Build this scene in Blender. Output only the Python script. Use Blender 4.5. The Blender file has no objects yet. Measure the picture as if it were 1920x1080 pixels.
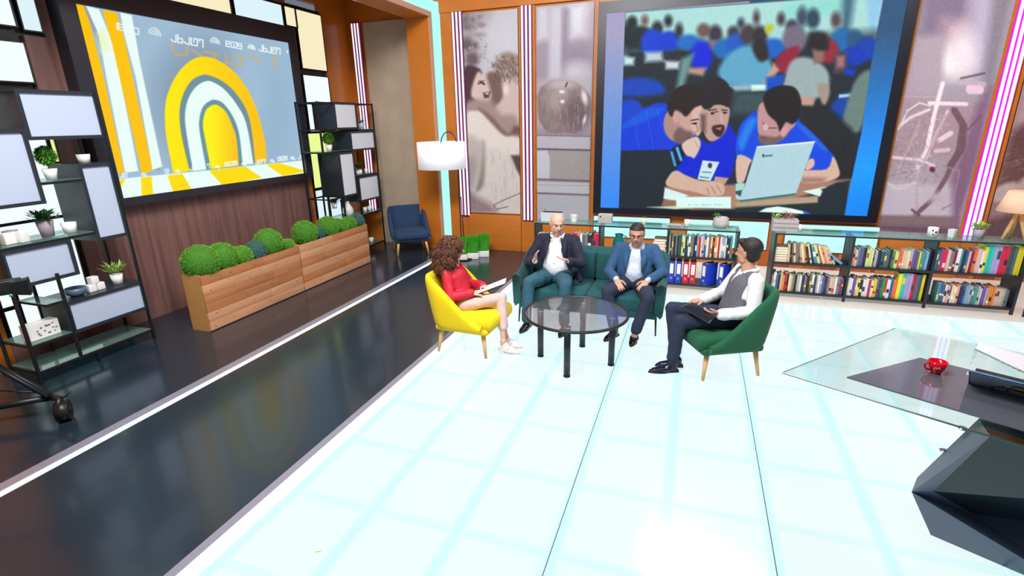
import bpy, bmesh, math, random
import numpy as np
from mathutils import Vector, Matrix

C = bpy.context.scene.collection
PI = math.pi
random.seed(7)

# ------------------------------------------------------------------ camera
FPX, YAW, PITCH, ROLL, CAMH = 973.7, -0.33707, 0.30886, 0.020736, 2.3
def _axes():
    y, p, r = YAW, PITCH, ROLL
    f = np.array([math.sin(y)*math.cos(p), math.cos(y)*math.cos(p), -math.sin(p)])
    rt = np.array([math.cos(y), -math.sin(y), 0.0])
    d = np.cross(f, rt)
    c, s = math.cos(r), math.sin(r)
    return np.array([c*rt+s*d, -s*rt+c*d, f])
AX = _axes()
cam = bpy.data.objects.new('camera', bpy.data.cameras.new('camera'))
C.objects.link(cam)
cam.data.sensor_width = 36.0
cam.data.lens = FPX/1920*36.0
cam.data.clip_start = 0.05
cam.data.clip_end = 100
_m = Matrix(((AX[0][0], -AX[1][0], -AX[2][0], 0), (AX[0][1], -AX[1][1], -AX[2][1], 0),
             (AX[0][2], -AX[1][2], -AX[2][2], CAMH), (0, 0, 0, 1)))
cam.matrix_world = _m
bpy.context.scene.camera = cam

# ------------------------------------------------------------------ world, lights, exposure
vs = bpy.context.scene.view_settings
vs.view_transform = 'Standard'; vs.look = 'None'; vs.gamma = 1.0; vs.exposure = 0.0
vs.use_curve_mapping = False
w = bpy.data.worlds.new('world'); bpy.context.scene.world = w; w.use_nodes = True
w.node_tree.nodes['Background'].inputs[0].default_value = (0.75, 0.85, 1.0, 1)
w.node_tree.nodes['Background'].inputs[1].default_value = 0.22
def area(name, loc, target, size, power, col=(1, 1, 1), sy=None):
    l = bpy.data.lights.new(name, 'AREA'); l.energy = power; l.size = size; l.color = col
    if sy: l.shape = 'RECTANGLE'; l.size_y = sy
    o = bpy.data.objects.new(name, l); C.objects.link(o); o.location = loc
    o.rotation_euler = (Vector(target)-Vector(loc)).to_track_quat('-Z', 'Y').to_euler()
    return o
area('studio_light', (-1.0, 2.2, 5.6), (-1.0, 5.8, 0.6), 2.4, 260, (1, 0.97, 0.93), 1.2)
area('studio_light', (-2.4, 1.6, 5.4), (-5.8, 5.8, 0.9), 2.4, 330, (1, 0.96, 0.9), 1.0)
area('studio_light', (2.5, 4.2, 5.4), (2.2, 8.6, 0.8), 2.0, 160, (1, 0.97, 0.95), 1.0)
area('studio_light', (0.6, 8.2, 5.6), (-0.6, 5.2, 0.8), 2.0, 110, (0.85, 0.93, 1.0), 0.8)

# ------------------------------------------------------------------ pixel -> point helpers (photo measured in 1920x1080)
def ray(px, py):
    return AX.T @ np.array([(px-960)/FPX, (py-540)/FPX, 1.0])
def onx(px, py, X):
    d = ray(px, py); t = X/d[0]; return Vector((X, d[1]*t, CAMH+d[2]*t))
def ony(px, py, Y):
    d = ray(px, py); t = Y/d[1]; return Vector((d[0]*t, Y, CAMH+d[2]*t))
def onz(px, py, z=0.0):
    d = ray(px, py); t = (z-CAMH)/d[2]; return Vector((d[0]*t, d[1]*t, z))

# ------------------------------------------------------------------ materials
def lin(c):
    c = c/255.0
    return c/12.92 if c <= 0.04045 else ((c+0.055)/1.055)**2.4
def rgb(*c): return (lin(c[0]), lin(c[1]), lin(c[2]), 1)
MATS = {}
def mat(name, col=(128, 128, 128), rough=0.5, metal=0.0, emit=None, es=1.0, spec=0.5, trans=0.0, alpha=1.0,
        noise=None, bump=None, grain=None, sheen=0.0, coat=0.0):
    """col sRGB; noise=(scale, amount) colour variation; bump=(scale, strength); grain=(sx,sy,sz,amount) stretched noise"""
    if name in MATS: return MATS[name]
    m = bpy.data.materials.new(name); m.use_nodes = True
    nt = m.node_tree; b = nt.nodes['Principled BSDF']; L = nt.links.new
    base = rgb(*col)
    b.inputs['Base Color'].default_value = base
    b.inputs['Roughness'].default_value = rough
    b.inputs['Metallic'].default_value = metal
    b.inputs['Specular IOR Level'].default_value = spec
    b.inputs['Transmission Weight'].default_value = trans
    b.inputs['Alpha'].default_value = alpha
    b.inputs['Sheen Weight'].default_value = sheen
    b.inputs['Coat Weight'].default_value = coat
    b.inputs['Coat Roughness'].default_value = 0.08
    if emit:
        b.inputs['Emission Color'].default_value = rgb(*emit); b.inputs['Emission Strength'].default_value = es
    if noise or grain:
        tc = nt.nodes.new('ShaderNodeTexCoord'); n = nt.nodes.new('ShaderNodeTexNoise')
        mp = nt.nodes.new('ShaderNodeMapping'); L(tc.outputs['Object'], mp.inputs[0]); L(mp.outputs[0], n.inputs['Vector'])
        if grain:
            mp.inputs['Scale'].default_value = grain[:3]; n.inputs['Scale'].default_value = 1.0; amt = grain[3]
            n.inputs['Detail'].default_value = 6; n.inputs['Distortion'].default_value = 0.6
        else:
            n.inputs['Scale'].default_value = noise[0]; amt = noise[1]; n.inputs['Detail'].default_value = 5
        r = nt.nodes.new('ShaderNodeMapRange'); L(n.outputs['Fac'], r.inputs['Value'])
        r.inputs['From Min'].default_value = 0.3; r.inputs['From Max'].default_value = 0.7
        r.inputs['To Min'].default_value = 1-amt; r.inputs['To Max'].default_value = 1+amt
        vm = nt.nodes.new('ShaderNodeVectorMath'); vm.operation = 'SCALE'
        vm.inputs[0].default_value = base[:3]; L(r.outputs[0], vm.inputs['Scale']); L(vm.outputs[0], b.inputs['Base Color'])
    if bump:
        n2 = nt.nodes.new('ShaderNodeTexNoise'); n2.inputs['Scale'].default_value = bump[0]; n2.inputs['Detail'].default_value = 4
        tc2 = nt.nodes.new('ShaderNodeTexCoord'); L(tc2.outputs['Object'], n2.inputs['Vector'])
        bp = nt.nodes.new('ShaderNodeBump'); bp.inputs['Strength'].default_value = bump[1]; bp.inputs['Distance'].default_value = 0.01
        L(n2.outputs['Fac'], bp.inputs['Height']); L(bp.outputs[0], b.inputs['Normal'])
    MATS[name] = m
    return m
def glow(name, col, s=1.0):
    if name in MATS: return MATS[name]
    m = bpy.data.materials.new(name); m.use_nodes = True; nt = m.node_tree; nt.nodes.clear()
    e = nt.nodes.new('ShaderNodeEmission'); o = nt.nodes.new('ShaderNodeOutputMaterial')
    e.inputs[0].default_value = rgb(*col); e.inputs[1].default_value = s
    nt.links.new(e.outputs[0], o.inputs[0]); MATS[name] = m
    return m
def picture(name, emis, rough=0.45):
    """material that reads the flat print (colour attribute) of a screen or poster"""
    m = bpy.data.materials.new(name); m.use_nodes = True; nt = m.node_tree; b = nt.nodes['Principled BSDF']
    a = nt.nodes.new('ShaderNodeAttribute'); a.attribute_name = 'print'
    if emis:
        b.inputs['Base Color'].default_value = (0.01, 0.01, 0.01, 1); b.inputs['Emission Strength'].default_value = emis
        nt.links.new(a.outputs['Color'], b.inputs['Emission Color'])
        b.inputs['Specular IOR Level'].default_value = 0.05
    else:
        nt.links.new(a.outputs['Color'], b.inputs['Base Color'])
    b.inputs['Roughness'].default_value = rough
    return m
def glassmat(name, col, alpha, rough=0.03):
    """thin pane: part see-through, part tinted, glossy"""
    m = bpy.data.materials.new(name); m.use_nodes = True; nt = m.node_tree; nt.nodes.clear(); L = nt.links.new
    o = nt.nodes.new('ShaderNodeOutputMaterial'); t = nt.nodes.new('ShaderNodeBsdfTransparent'); t.inputs[0].default_value = rgb(*col)
    d = nt.nodes.new('ShaderNodeBsdfDiffuse'); d.inputs[0].default_value = rgb(*col)
    g = nt.nodes.new('ShaderNodeBsdfGlossy'); g.inputs['Roughness'].default_value = rough
    fr = nt.nodes.new('ShaderNodeFresnel'); gm = nt.nodes.new('ShaderNodeNewGeometry'); ir = nt.nodes.new('ShaderNodeMapRange')
    L(gm.outputs['Backfacing'], ir.inputs['Value']); ir.inputs['To Min'].default_value = 1.45; ir.inputs['To Max'].default_value = 1/1.45; L(ir.outputs[0], fr.inputs[0])
    m1 = nt.nodes.new('ShaderNodeMixShader'); m1.inputs[0].default_value = alpha; L(t.outputs[0], m1.inputs[1]); L(d.outputs[0], m1.inputs[2])
    m2 = nt.nodes.new('ShaderNodeMixShader'); L(fr.outputs[0], m2.inputs[0]); L(m1.outputs[0], m2.inputs[1]); L(g.outputs[0], m2.inputs[2])
    L(m2.outputs[0], o.inputs[0]); MATS[name] = m
    return m

# ------------------------------------------------------------------ mesh builder
class MB:
    def __init__(s): s.v = []; s.f = []; s.mi = []; s.sm = []
    def add(s, vs, fs, mi=0, smooth=False):
        n = len(s.v); s.v += [tuple(v) for v in vs]
        for f in fs: s.f.append([i+n for i in f]); s.mi.append(mi); s.sm.append(smooth)
        return s
    def box(s, lo, hi, mi=0):
        x0, y0, z0 = lo; x1, y1, z1 = hi
        return s.add([(x0,y0,z0),(x1,y0,z0),(x1,y1,z0),(x0,y1,z0),(x0,y0,z1),(x1,y0,z1),(x1,y1,z1),(x0,y1,z1)],
                     [(0,3,2,1),(4,5,6,7),(0,1,5,4),(1,2,6,5),(2,3,7,6),(3,0,4,7)], mi)
    def obox(s, c, size, M=None, mi=0, bev=0.0):
        h = Vector(size)/2; M = M or Matrix.Identity(3); c = Vector(c)
        if bev <= 0:
            vs = [c+M@Vector((x*h.x, y*h.y, z*h.z)) for z in (-1,1) for (x,y) in ((-1,-1),(1,-1),(1,1),(-1,1))]
            return s.add(vs, [(0,3,2,1),(4,5,6,7),(0,1,5,4),(1,2,6,5),(2,3,7,6),(3,0,4,7)], mi)
        bm = bmesh.new(); bmesh.ops.create_cube(bm, size=1)
        bmesh.ops.scale(bm, vec=Vector(size), verts=bm.verts)
        bmesh.ops.bevel(bm, geom=bm.edges[:], offset=bev, segments=3, profile=0.5, affect='EDGES')
        bm.verts.ensure_lookup_table()
        s.add([c+M@v.co for v in bm.verts], [[v.index for v in f.verts] for f in bm.faces], mi, True); bm.free(); return s
    def tube(s, pts, r, n=10, mi=0, caps=True, smooth=True, flat=1.0):
        pts = [Vector(p) for p in pts]; rs = r if isinstance(r, (list, tuple)) else [r]*len(pts)
        base = len(s.v); up = None
        for i, p in enumerate(pts):
            t = (pts[min(i+1, len(pts)-1)]-pts[max(i-1, 0)]).normalized()
            if up is None: up = t.orthogonal().normalized()
            a = (up-t*up.dot(t)); a = a.normalized() if a.length > 1e-6 else t.orthogonal().normalized()
            up = a; b = t.cross(a)
            for k in range(n):
                an = 2*PI*k/n; s.v.append(tuple(p+a*math.cos(an)*rs[i]+b*math.sin(an)*rs[i]*flat))
        for i in range(len(pts)-1):
            for k in range(n):
                s.f.append([base+i*n+k, base+i*n+(k+1)%n, base+(i+1)*n+(k+1)%n, base+(i+1)*n+k]); s.mi.append(mi); s.sm.append(smooth)
        if caps:
            s.f.append([base+k for k in range(n)][::-1]); s.mi.append(mi); s.sm.append(False)
            s.f.append([base+(len(pts)-1)*n+k for k in range(n)]); s.mi.append(mi); s.sm.append(False)
        return s
    def lathe(s, prof, c=(0,0,0), n=24, mi=0, smooth=True, sx=1, sy=1, caps=True):
        base = len(s.v); c = Vector(c)
        for r, z in prof:
            for k in range(n):
                a = 2*PI*k/n; s.v.append((c.x+r*math.cos(a)*sx, c.y+r*math.sin(a)*sy, c.z+z))
        for i in range(len(prof)-1):
            for k in range(n):
                s.f.append([base+i*n+k, base+i*n+(k+1)%n, base+(i+1)*n+(k+1)%n, base+(i+1)*n+k]); s.mi.append(mi); s.sm.append(smooth)
        if caps and prof[0][0] > 1e-6: s.f.append([base+k for k in range(n)][::-1]); s.mi.append(mi); s.sm.append(False)
        if caps and prof[-1][0] > 1e-6: s.f.append([base+(len(prof)-1)*n+k for k in range(n)]); s.mi.append(mi); s.sm.append(False)
        return s
    def prism(s, poly, d, mi=0):
        """poly: 3D ring, d: extrusion vector"""
        n = len(poly); d = Vector(d); P = [Vector(p) for p in poly]
        s.add(P+[p+d for p in P], [list(range(n))[::-1], list(range(n, 2*n))]+[[i, (i+1)%n, n+(i+1)%n, n+i] for i in range(n)], mi)
        return s
    def ball(s, c, r, seg=16, rings=10, mi=0, R=None):
        r = r if isinstance(r, (tuple, list)) else (r, r, r); c = Vector(c); R = R or Matrix.Identity(3); base = len(s.v)
        s.v.append(tuple(c+R@Vector((0,0,-r[2]))))
        for i in range(1, rings):
            ph = -PI/2+PI*i/rings
            for k in range(seg):
                a = 2*PI*k/seg; s.v.append(tuple(c+R@Vector((r[0]*math.cos(ph)*math.cos(a), r[1]*math.cos(ph)*math.sin(a), r[2]*math.sin(ph)))))
        s.v.append(tuple(c+R@Vector((0,0,r[2])))); top = len(s.v)-1
        def F(f): s.f.append(f); s.mi.append(mi); s.sm.append(True)
        for k in range(seg): F([base, base+1+(k+1)%seg, base+1+k]); F([top, base+1+(rings-2)*seg+k, base+1+(rings-2)*seg+(k+1)%seg])
        for i in range(rings-2):
            for k in range(seg):
                a = base+1+i*seg; F([a+k, a+(k+1)%seg, a+seg+(k+1)%seg, a+seg+k])
        return s
    def mesh(s, name, mats, off=(0,0,0)):
        me = bpy.data.meshes.new(name); o = Vector(off)
        me.from_pydata([(v[0]-o.x, v[1]-o.y, v[2]-o.z) for v in s.v], [], s.f)
        for m in (mats if isinstance(mats, (list, tuple)) else [mats]): me.materials.append(m)
        me.polygons.foreach_set('material_index', s.mi); me.polygons.foreach_set('use_smooth', s.sm)
        me.update(); return me
def put(name, me, parent=None, loc=(0,0,0)):
    o = bpy.data.objects.new(name, me); C.objects.link(o); o.location = loc
    if parent: o.parent = parent
    return o
BASE = {}
def obj(name, mb, mats, parent=None, local=False):
    """mesh built in world coordinates (or the parent's own if local); origin handled for the parent"""
    off = (0,0,0)
    if parent is not None and not local: off = BASE.get(parent.name, (0,0,0))
    o = put(name, mb.mesh(name, mats, off), parent)
    BASE[o.name] = off
    return o
def thing(name, label, cat, loc=(0,0,0), rotz=0.0, group=None):
    o = bpy.data.objects.new(name, None); C.objects.link(o); o.location = loc; o.rotation_euler = (0,0,rotz)
    o.empty_display_size = 0.1; o['label'] = label; o['category'] = cat
    if group: o['group'] = group
    BASE[o.name] = tuple(loc); return o
def tag(o, label, cat, group=None):
    o['label'] = label; o['category'] = cat
    if group: o['group'] = group
    return o
def struct(name, mb, mats, parent=None, label=None):
    o = obj(name, mb, mats, parent)
    if parent is None: o['kind'] = 'structure'
    if label: o['label'] = label
    return o

# ------------------------------------------------------------------ flat prints: a fine grid whose colour attribute is drawn from shapes
class Paint:
    """corners TL,TR,BR,BL in photo pixels (authoring frame) and the panel's four 3D corners"""
    def __init__(s, px, P3, nu, nv, bg):
        s.P3 = [np.array(p, float) for p in P3]; s.nu, s.nv = nu, nv
        A = []; B = []
        for (u, v), (x, y) in zip(((0,0),(1,0),(1,1),(0,1)), px):
            A.append([u, v, 1, 0, 0, 0, -u*x, -v*x]); B.append(x); A.append([0, 0, 0, u, v, 1, -u*y, -v*y]); B.append(y)
        h = np.linalg.solve(np.array(A, float), np.array(B, float))
        U, V = np.meshgrid(np.linspace(0, 1, nu), np.linspace(0, 1, nv)); s.U, s.V = U.ravel(), V.ravel()
        D = h[6]*s.U+h[7]*s.V+1
        s.X = (h[0]*s.U+h[1]*s.V+h[2])/D; s.Y = (h[3]*s.U+h[4]*s.V+h[5])/D
        s.c = np.tile(np.array(bg, float), (len(s.X), 1))
    def mix(s, a, col):
        a = np.clip(a, 0, 1)[:, None]; s.c = s.c*(1-a)+np.array(col, float)*a if not isinstance(col, np.ndarray) or col.ndim == 1 else s.c*(1-a)+col*a
    def seg(s, a, b):
        ax, ay = a; bx, by = b; dx, dy = bx-ax, by-ay; L = dx*dx+dy*dy+1e-9
        t = np.clip(((s.X-ax)*dx+(s.Y-ay)*dy)/L, 0, 1); return np.hypot(s.X-ax-t*dx, s.Y-ay-t*dy)
    cr = False
    def poly(s, pts, col, soft=1.0, op=1.0):
        if s.cr and len(pts) > 4:
            q = []; m = len(pts)
            for i in range(m):
                a, b, c, d = (np.array(pts[(i+k)%m], float) for k in (-1, 0, 1, 2))
                for t in (0, .25, .5, .75): q.append(tuple(.5*(2*b+(c-a)*t+(2*a-5*b+4*c-d)*t*t+(3*b-a-3*c+d)*t**3)))
            pts = q
        n = len(pts); d = np.full(len(s.X), 1e9); ins = np.zeros(len(s.X), bool)
        for i in range(n):
            a, b = pts[i], pts[(i+1)%n]; d = np.minimum(d, s.seg(a, b))
            if a[1] != b[1]:
                c = ((a[1] > s.Y) != (b[1] > s.Y)) & (s.X < (b[0]-a[0])*(s.Y-a[1])/(b[1]-a[1])+a[0]); ins ^= c
        d = np.where(ins, d, -d); s.mix((d/soft*0.5+0.5).clip(0, 1)*op, col)
    def ell(s, cx, cy, rx, ry, col, soft=1.0, ang=0, op=1.0):
        c, n = math.cos(math.radians(ang)), math.sin(math.radians(ang)); x = (s.X-cx)*c+(s.Y-cy)*n; y = -(s.X-cx)*n+(s.Y-cy)*c
        d = (1-np.hypot(x/rx, y/ry))*min(rx, ry); s.mix((d/soft*0.5+0.5)*op, col)
    def line(s, pts, w, col, soft=0.8, op=1.0):
        d = np.full(len(s.X), 1e9)
        for a, b in zip(pts[:-1], pts[1:]): d = np.minimum(d, s.seg(a, b))
        s.mix(((w/2-d)/soft*0.5+0.5).clip(0, 1)*op, col)
    def noise(s, amt, seed=1, sc=1.0):
        r = np.random.RandomState(seed); n = r.rand(s.nv//int(4*sc)+2, s.nu//int(4*sc)+2)
        yi = np.linspace(0, n.shape[0]-1.001, s.nv); xi = np.linspace(0, n.shape[1]-1.001, s.nu)
        y0 = yi.astype(int); x0 = xi.astype(int); fy = (yi-y0)[:, None]; fx = (xi-x0)[None, :]
        g = n[y0][:, x0]*(1-fy)*(1-fx)+n[y0+1][:, x0]*fy*(1-fx)+n[y0][:, x0+1]*(1-fy)*fx+n[y0+1][:, x0+1]*fy*fx
        s.c = np.clip(s.c+(g.ravel()[:, None]-0.5)*amt, 0, 255)
    def build(s, name, m, parent):
        a, b, c, d = s.P3; u, v = s.U[:, None], s.V[:, None]
        co = a*(1-u)*(1-v)+b*u*(1-v)+c*u*v+d*(1-u)*v
        off = np.array(BASE.get(parent.name, (0,0,0))); co = co-off
        n = s.nu*s.nv; i = np.arange(s.nv-1)[:, None]*s.nu+np.arange(s.nu-1)[None, :]; i = i.ravel()
        F = np.stack([i, i+s.nu, i+s.nu+1, i+1], 1).astype(np.int32)
        me = bpy.data.meshes.new(name); me.vertices.add(n); me.vertices.foreach_set('co', co.ravel())
        me.loops.add(F.size); me.loops.foreach_set('vertex_index', F.ravel())
        me.polygons.add(len(F)); me.polygons.foreach_set('loop_start', np.arange(0, F.size, 4, dtype=np.int32))
        me.update(calc_edges=True); me.validate()
        k = s.c.clip(0, 255)/255; k = np.where(k <= 0.04045, k/12.92, ((k+0.055)/1.055)**2.4)
        at = me.color_attributes.new('print', 'FLOAT_COLOR', 'POINT')
        at.data.foreach_set('color', np.concatenate([k, np.ones((n, 1))], 1).ravel().astype(np.float32))
        me.materials.append(m); o = put(name, me, parent); BASE[o.name] = tuple(off); return o

# ================================================================== SETTING
M_metal = mat('black_metal', (38, 42, 48), 0.45, 0.6)
M_black = mat('black_plastic', (22, 23, 26), 0.4)
M_orange = mat('orange_lacquer', (194, 112, 36), 0.25, noise=(1.5, 0.06))
M_orange_r = mat('orange_panel', (196, 114, 40), 0.4, grain=(1.0, 1.0, 5.0, 0.10))
M_brown = mat('brown_laminate', (124, 90, 85), 0.42, grain=(14.0, 14.0, 0.7, 0.30))
M_alu = mat('brushed_aluminium', (170, 168, 190), 0.35, 0.5)
M_led = glow('led_white', (240, 255, 255), 1.25)
M_ledc = glow('led_cyan', (176, 255, 240), 1.1)

# dark glossy floor and lit tile floor
m_dark = mat('dark_gloss_floor', (34, 46, 58), 0.2, coat=0.15, noise=(0.8, 0.12))
b = MB().box((-6.9, -1.2, -0.12), (-4.345, 9.3, 0.0)); fl_dark = struct('floor', b, m_dark)
b = MB().box((-4.18, -1.2, -0.12), (-2.54, 9.3, 0.0)); struct('floor.001', b, m_dark)
b = MB().box((-4.25, -1.2, -0.12), (-4.18, 9.3, -0.001)); struct('trim_1', b, M_led)
b = MB().box((-4.345, -1.2, -0.12), (-4.25, 9.3, 0.003)); struct('trim_2', b, M_alu)
b = MB().box((-2.48, -1.2, -0.12), (-2.37, 7.85, -0.001)); struct('trim_3', b, M_led)
b = MB().box((-2.54, -1.2, -0.12), (-2.48, 7.85, 0.003)); struct('trim_4', b, M_alu)
b = MB().box((-2.54, 7.85, -0.12), (-2.30, 9.3, 0.0)); struct('floor.002', b, m_dark)
b = MB().box((-6.9, -1.2, -0.2), (8.0, 9.3, -0.125)); subfloor = struct('floor.003', b, M_black)
# back-lit frosted tiles: emission dims over the carrier bars under the glass
def tilemat():
    m = bpy.data.materials.new('backlit_frosted_tile'); m.use_nodes = True; nt = m.node_tree; L = nt.links.new
    b = nt.nodes['Principled BSDF']; b.inputs['Base Color'].default_value = (0.05, 0.06, 0.06, 1); b.inputs['Roughness'].default_value = 0.12
    b.inputs['Specular IOR Level'].default_value = 0.45
    g = nt.nodes.new('ShaderNodeNewGeometry'); sp = nt.nodes.new('ShaderNodeSeparateXYZ'); L(g.outputs['Position'], sp.inputs[0])
    def M(op, a, b_=None, c=None):
        n = nt.nodes.new('ShaderNodeMath'); n.operation = op
        for i, v in enumerate((a, b_, c)):
            if v is None: continue
            if isinstance(v, (int, float)): n.inputs[i].default_value = v
            else: L(v, n.inputs[i])
        return n.outputs[0]
    def bar(axis, o, period, w):
        f = M('PINGPONG', M('SUBTRACT', sp.outputs[axis], o), period/2)     # distance to the nearest carrier bar
        n = nt.nodes.new('ShaderNodeMapRange'); n.interpolation_type = 'SMOOTHSTEP'; L(f, n.inputs['Value'])
        n.inputs['From Min'].default_value = w*0.25; n.inputs['From Max'].default_value = w; n.inputs['To Min'].default_value = 1; n.inputs['To Max'].default_value = 0
        return n.outputs[0]
    bb = M('MAXIMUM', M('MULTIPLY', bar('X', 0.586, 0.583, 0.06), 0.6), M('MULTIPLY', bar('Y', 2.85, 0.6115, 0.05), 0.4))
    mx = nt.nodes.new('ShaderNodeMix'); mx.data_type = 'RGBA'; L(bb, mx.inputs['Factor'])
    mx.inputs['A'].default_value = rgb(238, 255, 255); mx.inputs['B'].default_value = rgb(196, 252, 255)
    n = nt.nodes.new('ShaderNodeTexNoise'); n.inputs['Scale'].default_value = 1.1; L(g.outputs['Position'], n.inputs['Vector'])
    r = nt.nodes.new('ShaderNodeMapRange'); L(n.outputs['Fac'], r.inputs['Value']); r.inputs['To Min'].default_value = 0.86; r.inputs['To Max'].default_value = 0.98
    L(mx.outputs['Result'], b.inputs['Emission Color']); L(r.outputs[0], b.inputs['Emission Strength'])
    return m
M_tile = tilemat()
M_tile2 = mat('frosted_tile_added_glow', (214, 208, 200), 0.2, emit=(225, 222, 215), es=0.35)  # last row is not back-lit; a weak beige glow is put into it
xs = [-2.37, -1.763, -0.597, 0.586, 1.72, 2.886, 4.052, 5.218, 6.4]
ys = [-0.82, 0.404, 1.627, 2.85, 4.073, 5.296, 6.519, 7.13, 9.0]
k = 0
for j in range(len(ys)-1):
    for i in range(len(xs)-1):
        b = MB().box((xs[i]+0.006, ys[j]+0.003, -0.03), (xs[i+1]-0.006, ys[j+1]-0.003, 0.0))
        y1 = ys[j+1]
        obj('floor_tile', b, M_tile if j < len(ys)-2 else M_tile2, subfloor)

# ---------------- left wall
XW = -6.40
b = MB().box((XW-0.1, 3.99, 0), (XW, 7.6, 4.30))
b.box((XW-0.1, 3.79, 0), (XW, 3.99, 3.22)).box((XW-0.1, 2.90, 0), (XW, 3.79, 0.30)).box((XW-0.1, 7.6, 0), (XW, 8.45, 0.36))
wall_l = struct('wall_left', b, M_brown)
b = MB().box((XW-0.1, -1.2, 0), (XW, 2.90, 5.2)).box((XW-0.1, 8.45, 0), (XW, 9.3, 5.2)).box((XW-0.1, 2.9, 4.30), (XW, 8.45, 5.2)).box((XW-0.1, 7.6, 0.36), (XW, 7.67, 3.8)).box((XW-0.1, 8.02, 0.36), (XW, 8.06, 0.62))
wall_l2 = struct('wall_left.001', b, M_orange)
# skirting reveal under the big screen
M_lw = glow('lightbox_white', (236, 250, 250), 1.1); M_lg = glow('lightbox_lime', (236, 252, 150), 1.0); M_lp = glow('lightbox_peach', (250, 236, 196), 1.0)
M_li = glow('lightbox_ice', (222, 244, 252), 1.0)
lw = thing('light_wall', 'backlit panel wall in a black grid around the big screen on the left wall', 'light panel', (XW, 5.7, 0))
panes = [ # y0,y1,z0,z1,mat
 (2.93,3.74,3.29,4.13,M_lw),(3.80,3.96,3.27,4.13,M_li),(2.93,3.76,2.78,3.14,M_lw),(2.93,3.05,0.33,0.60,M_lw),(2.93,3.05,0.64,2.70,M_lw),
 (3.08,3.715,0.33,1.42,M_lw),(3.08,3.715,1.45,2.70,M_lw),(3.75,3.79,2.0,2.70,M_lg),
 (4.02,5.2,3.84,4.13,M_lp),(5.24,6.46,3.84,4.13,M_lp),(6.53,7.49,3.84,4.13,M_li),
 (7.55,7.80,3.86,4.13,M_lp),(7.80,8.44,3.24,4.13,M_lp),(7.78,8.44,2.22,3.13,M_lw),(7.70,8.02,1.25,2.18,M_lg),(8.06,8.42,1.25,2.18,M_lg),
 (7.70,8.00,0.42,1.20,M_li),(8.05,8.42,0.42,1.20,M_li)]
fr = MB(); fr.box((XW-0.09, 2.9, 0.30), (XW-0.04, 3.99, 4.2)); fr.box((XW-0.09, 7.64, 0.36), (XW-0.04, 8.47, 4.2)); fr.box((XW-0.02, 3.99, 3.81), (XW+0.005, 7.64, 4.17))
obj('backing', fr, M_black, lw)
for (a, c, d, e, m) in panes:
    obj('light_pane', MB().box((XW-0.03, a, d), (XW+0.01, c, e)), m, lw)
    f = MB(); t = 0.014
    for lo, hi in (((a-t, d-t), (a, e+t)), ((c, d-t), (c+t, e+t)), ((a, d-t), (c, d)), ((a, e), (c, e+t))):
        f.box((XW-0.03, lo[0], lo[1]), (XW+0.025, hi[0], hi[1]))
    obj('mullion_frame', f, M_black, lw)

# ---------------- back wall
YB = 9.0
b = MB().box((-4.36, YB, 0), (6.6, YB+0.12, 5.2))
wall_b = struct('wall_back', b, M_orange_r)
b = MB().box((-6.5, 9.15, 0), (-4.93, 9.27, 5.2)); struct('wall_back.001', b, M_orange)
M_fab = mat('beige_fabric_panel', (184, 166, 148), 0.9, noise=(3.0, 0.07), bump=(180, 0.25))
o = obj('fabric_panel', MB().box((-5.98, 9.09, 0.0), (-4.95, 9.145, 4.09)), M_fab); tag(o, 'tall beige fabric wall panel behind the blue armchair', 'wall panel')
b = MB().box((6.5, -1.2, 0), (6.6, 9.0, 5.2)); struct('wall_right', b, M_orange_r)
# orange cabinets / plinths below the posters
for (x0, x1, z1, nm) in ((-3.96, -2.94, 0.68, 'woman and child'), (-2.65, -1.66, 0.58, 'apple'), (2.70, 3.66, 0.58, 'bicycle')):
    o = obj('plinth_panel', MB().obox(((x0+x1)/2, YB-0.031, (z1-0.01)/2+0.0), (x1-x0, 0.058, z1-0.012), bev=0.006), M_orange_r)
    tag(o, 'orange plinth panel below the %s poster' % nm, 'wall panel')
for i, (x0, x1) in enumerate(((-4.355, -4.13), (-2.935, -2.66), (-1.655, -1.62), (2.62, 2.65), (3.63, 3.68), (3.88, 3.92))):
    struct('trim_%d' % (10+i), MB().obox(((x0+x1)/2, YB-0.012, 2.3), (x1-x0, 0.03, 4.6)), M_orange_r)
b = MB().box((-4.36, YB-0.05, 4.10), (6.4, YB-0.001, 5.2)); struct('trim_20', b, M_orange_r)
b = MB().box((-1.62, YB-0.03, 0.745), (2.7, YB-0.001, 0.78)); struct('trim_21', b, mat('orange_red_rail', (190, 84, 40), 0.4))
# wooden slats low on the back wall, seen through the bookcase
for i in range(24):
    x = 1.2+i*0.22
    struct('trim_%d' % (30+i), MB().obox((x, YB-0.012, 0.18), (0.205, 0.024, 0.34)), mat('slat_wood_%d' % (i % 3), ((176, 88, 24), (150, 66, 18), (196, 104, 36))[i % 3], 0.45, grain=(3, 3, 9, 0.15)))

# portal between the stage and the side stage: a box frame in the plane x=-4.2
b = MB().box((-4.93, 8.81, 0), (-4.5, 9.34, 4.6)).box((-4.93, -1.2, 4.04), (-4.5, 8.81, 4.6)).box((-4.93, -1.2, 4.6), (-4.36, 8.99, 5.2)).box((-4.5, 9.13, 0), (-4.3, 9.34, 5.2))
struct('trim_70', b, M_orange)
b = MB().box((-4.5, 8.89, 0), (-4.475, 9.13, 4.31)).box((-4.5, -1.2, 4.125), (-4.475, 8.89, 4.31)).box((-4.475, 9.10, 0), (-4.37, 9.13, 4.31)); struct('trim_5', b, M_ledc)
b = MB().box((-4.5, 8.81, 0), (-4.47, 8.89, 4.12)).box((-4.5, -1.2, 4.04), (-4.47, 8.81, 4.12)); struct('trim_6', b, mat('pinkish_alu', (196, 150, 130), 0.4))
b = MB().box((-6.5, -1.2, 4.52), (-4.93, 9.15, 4.60)); struct('ceiling', b, M_orange)
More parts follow.
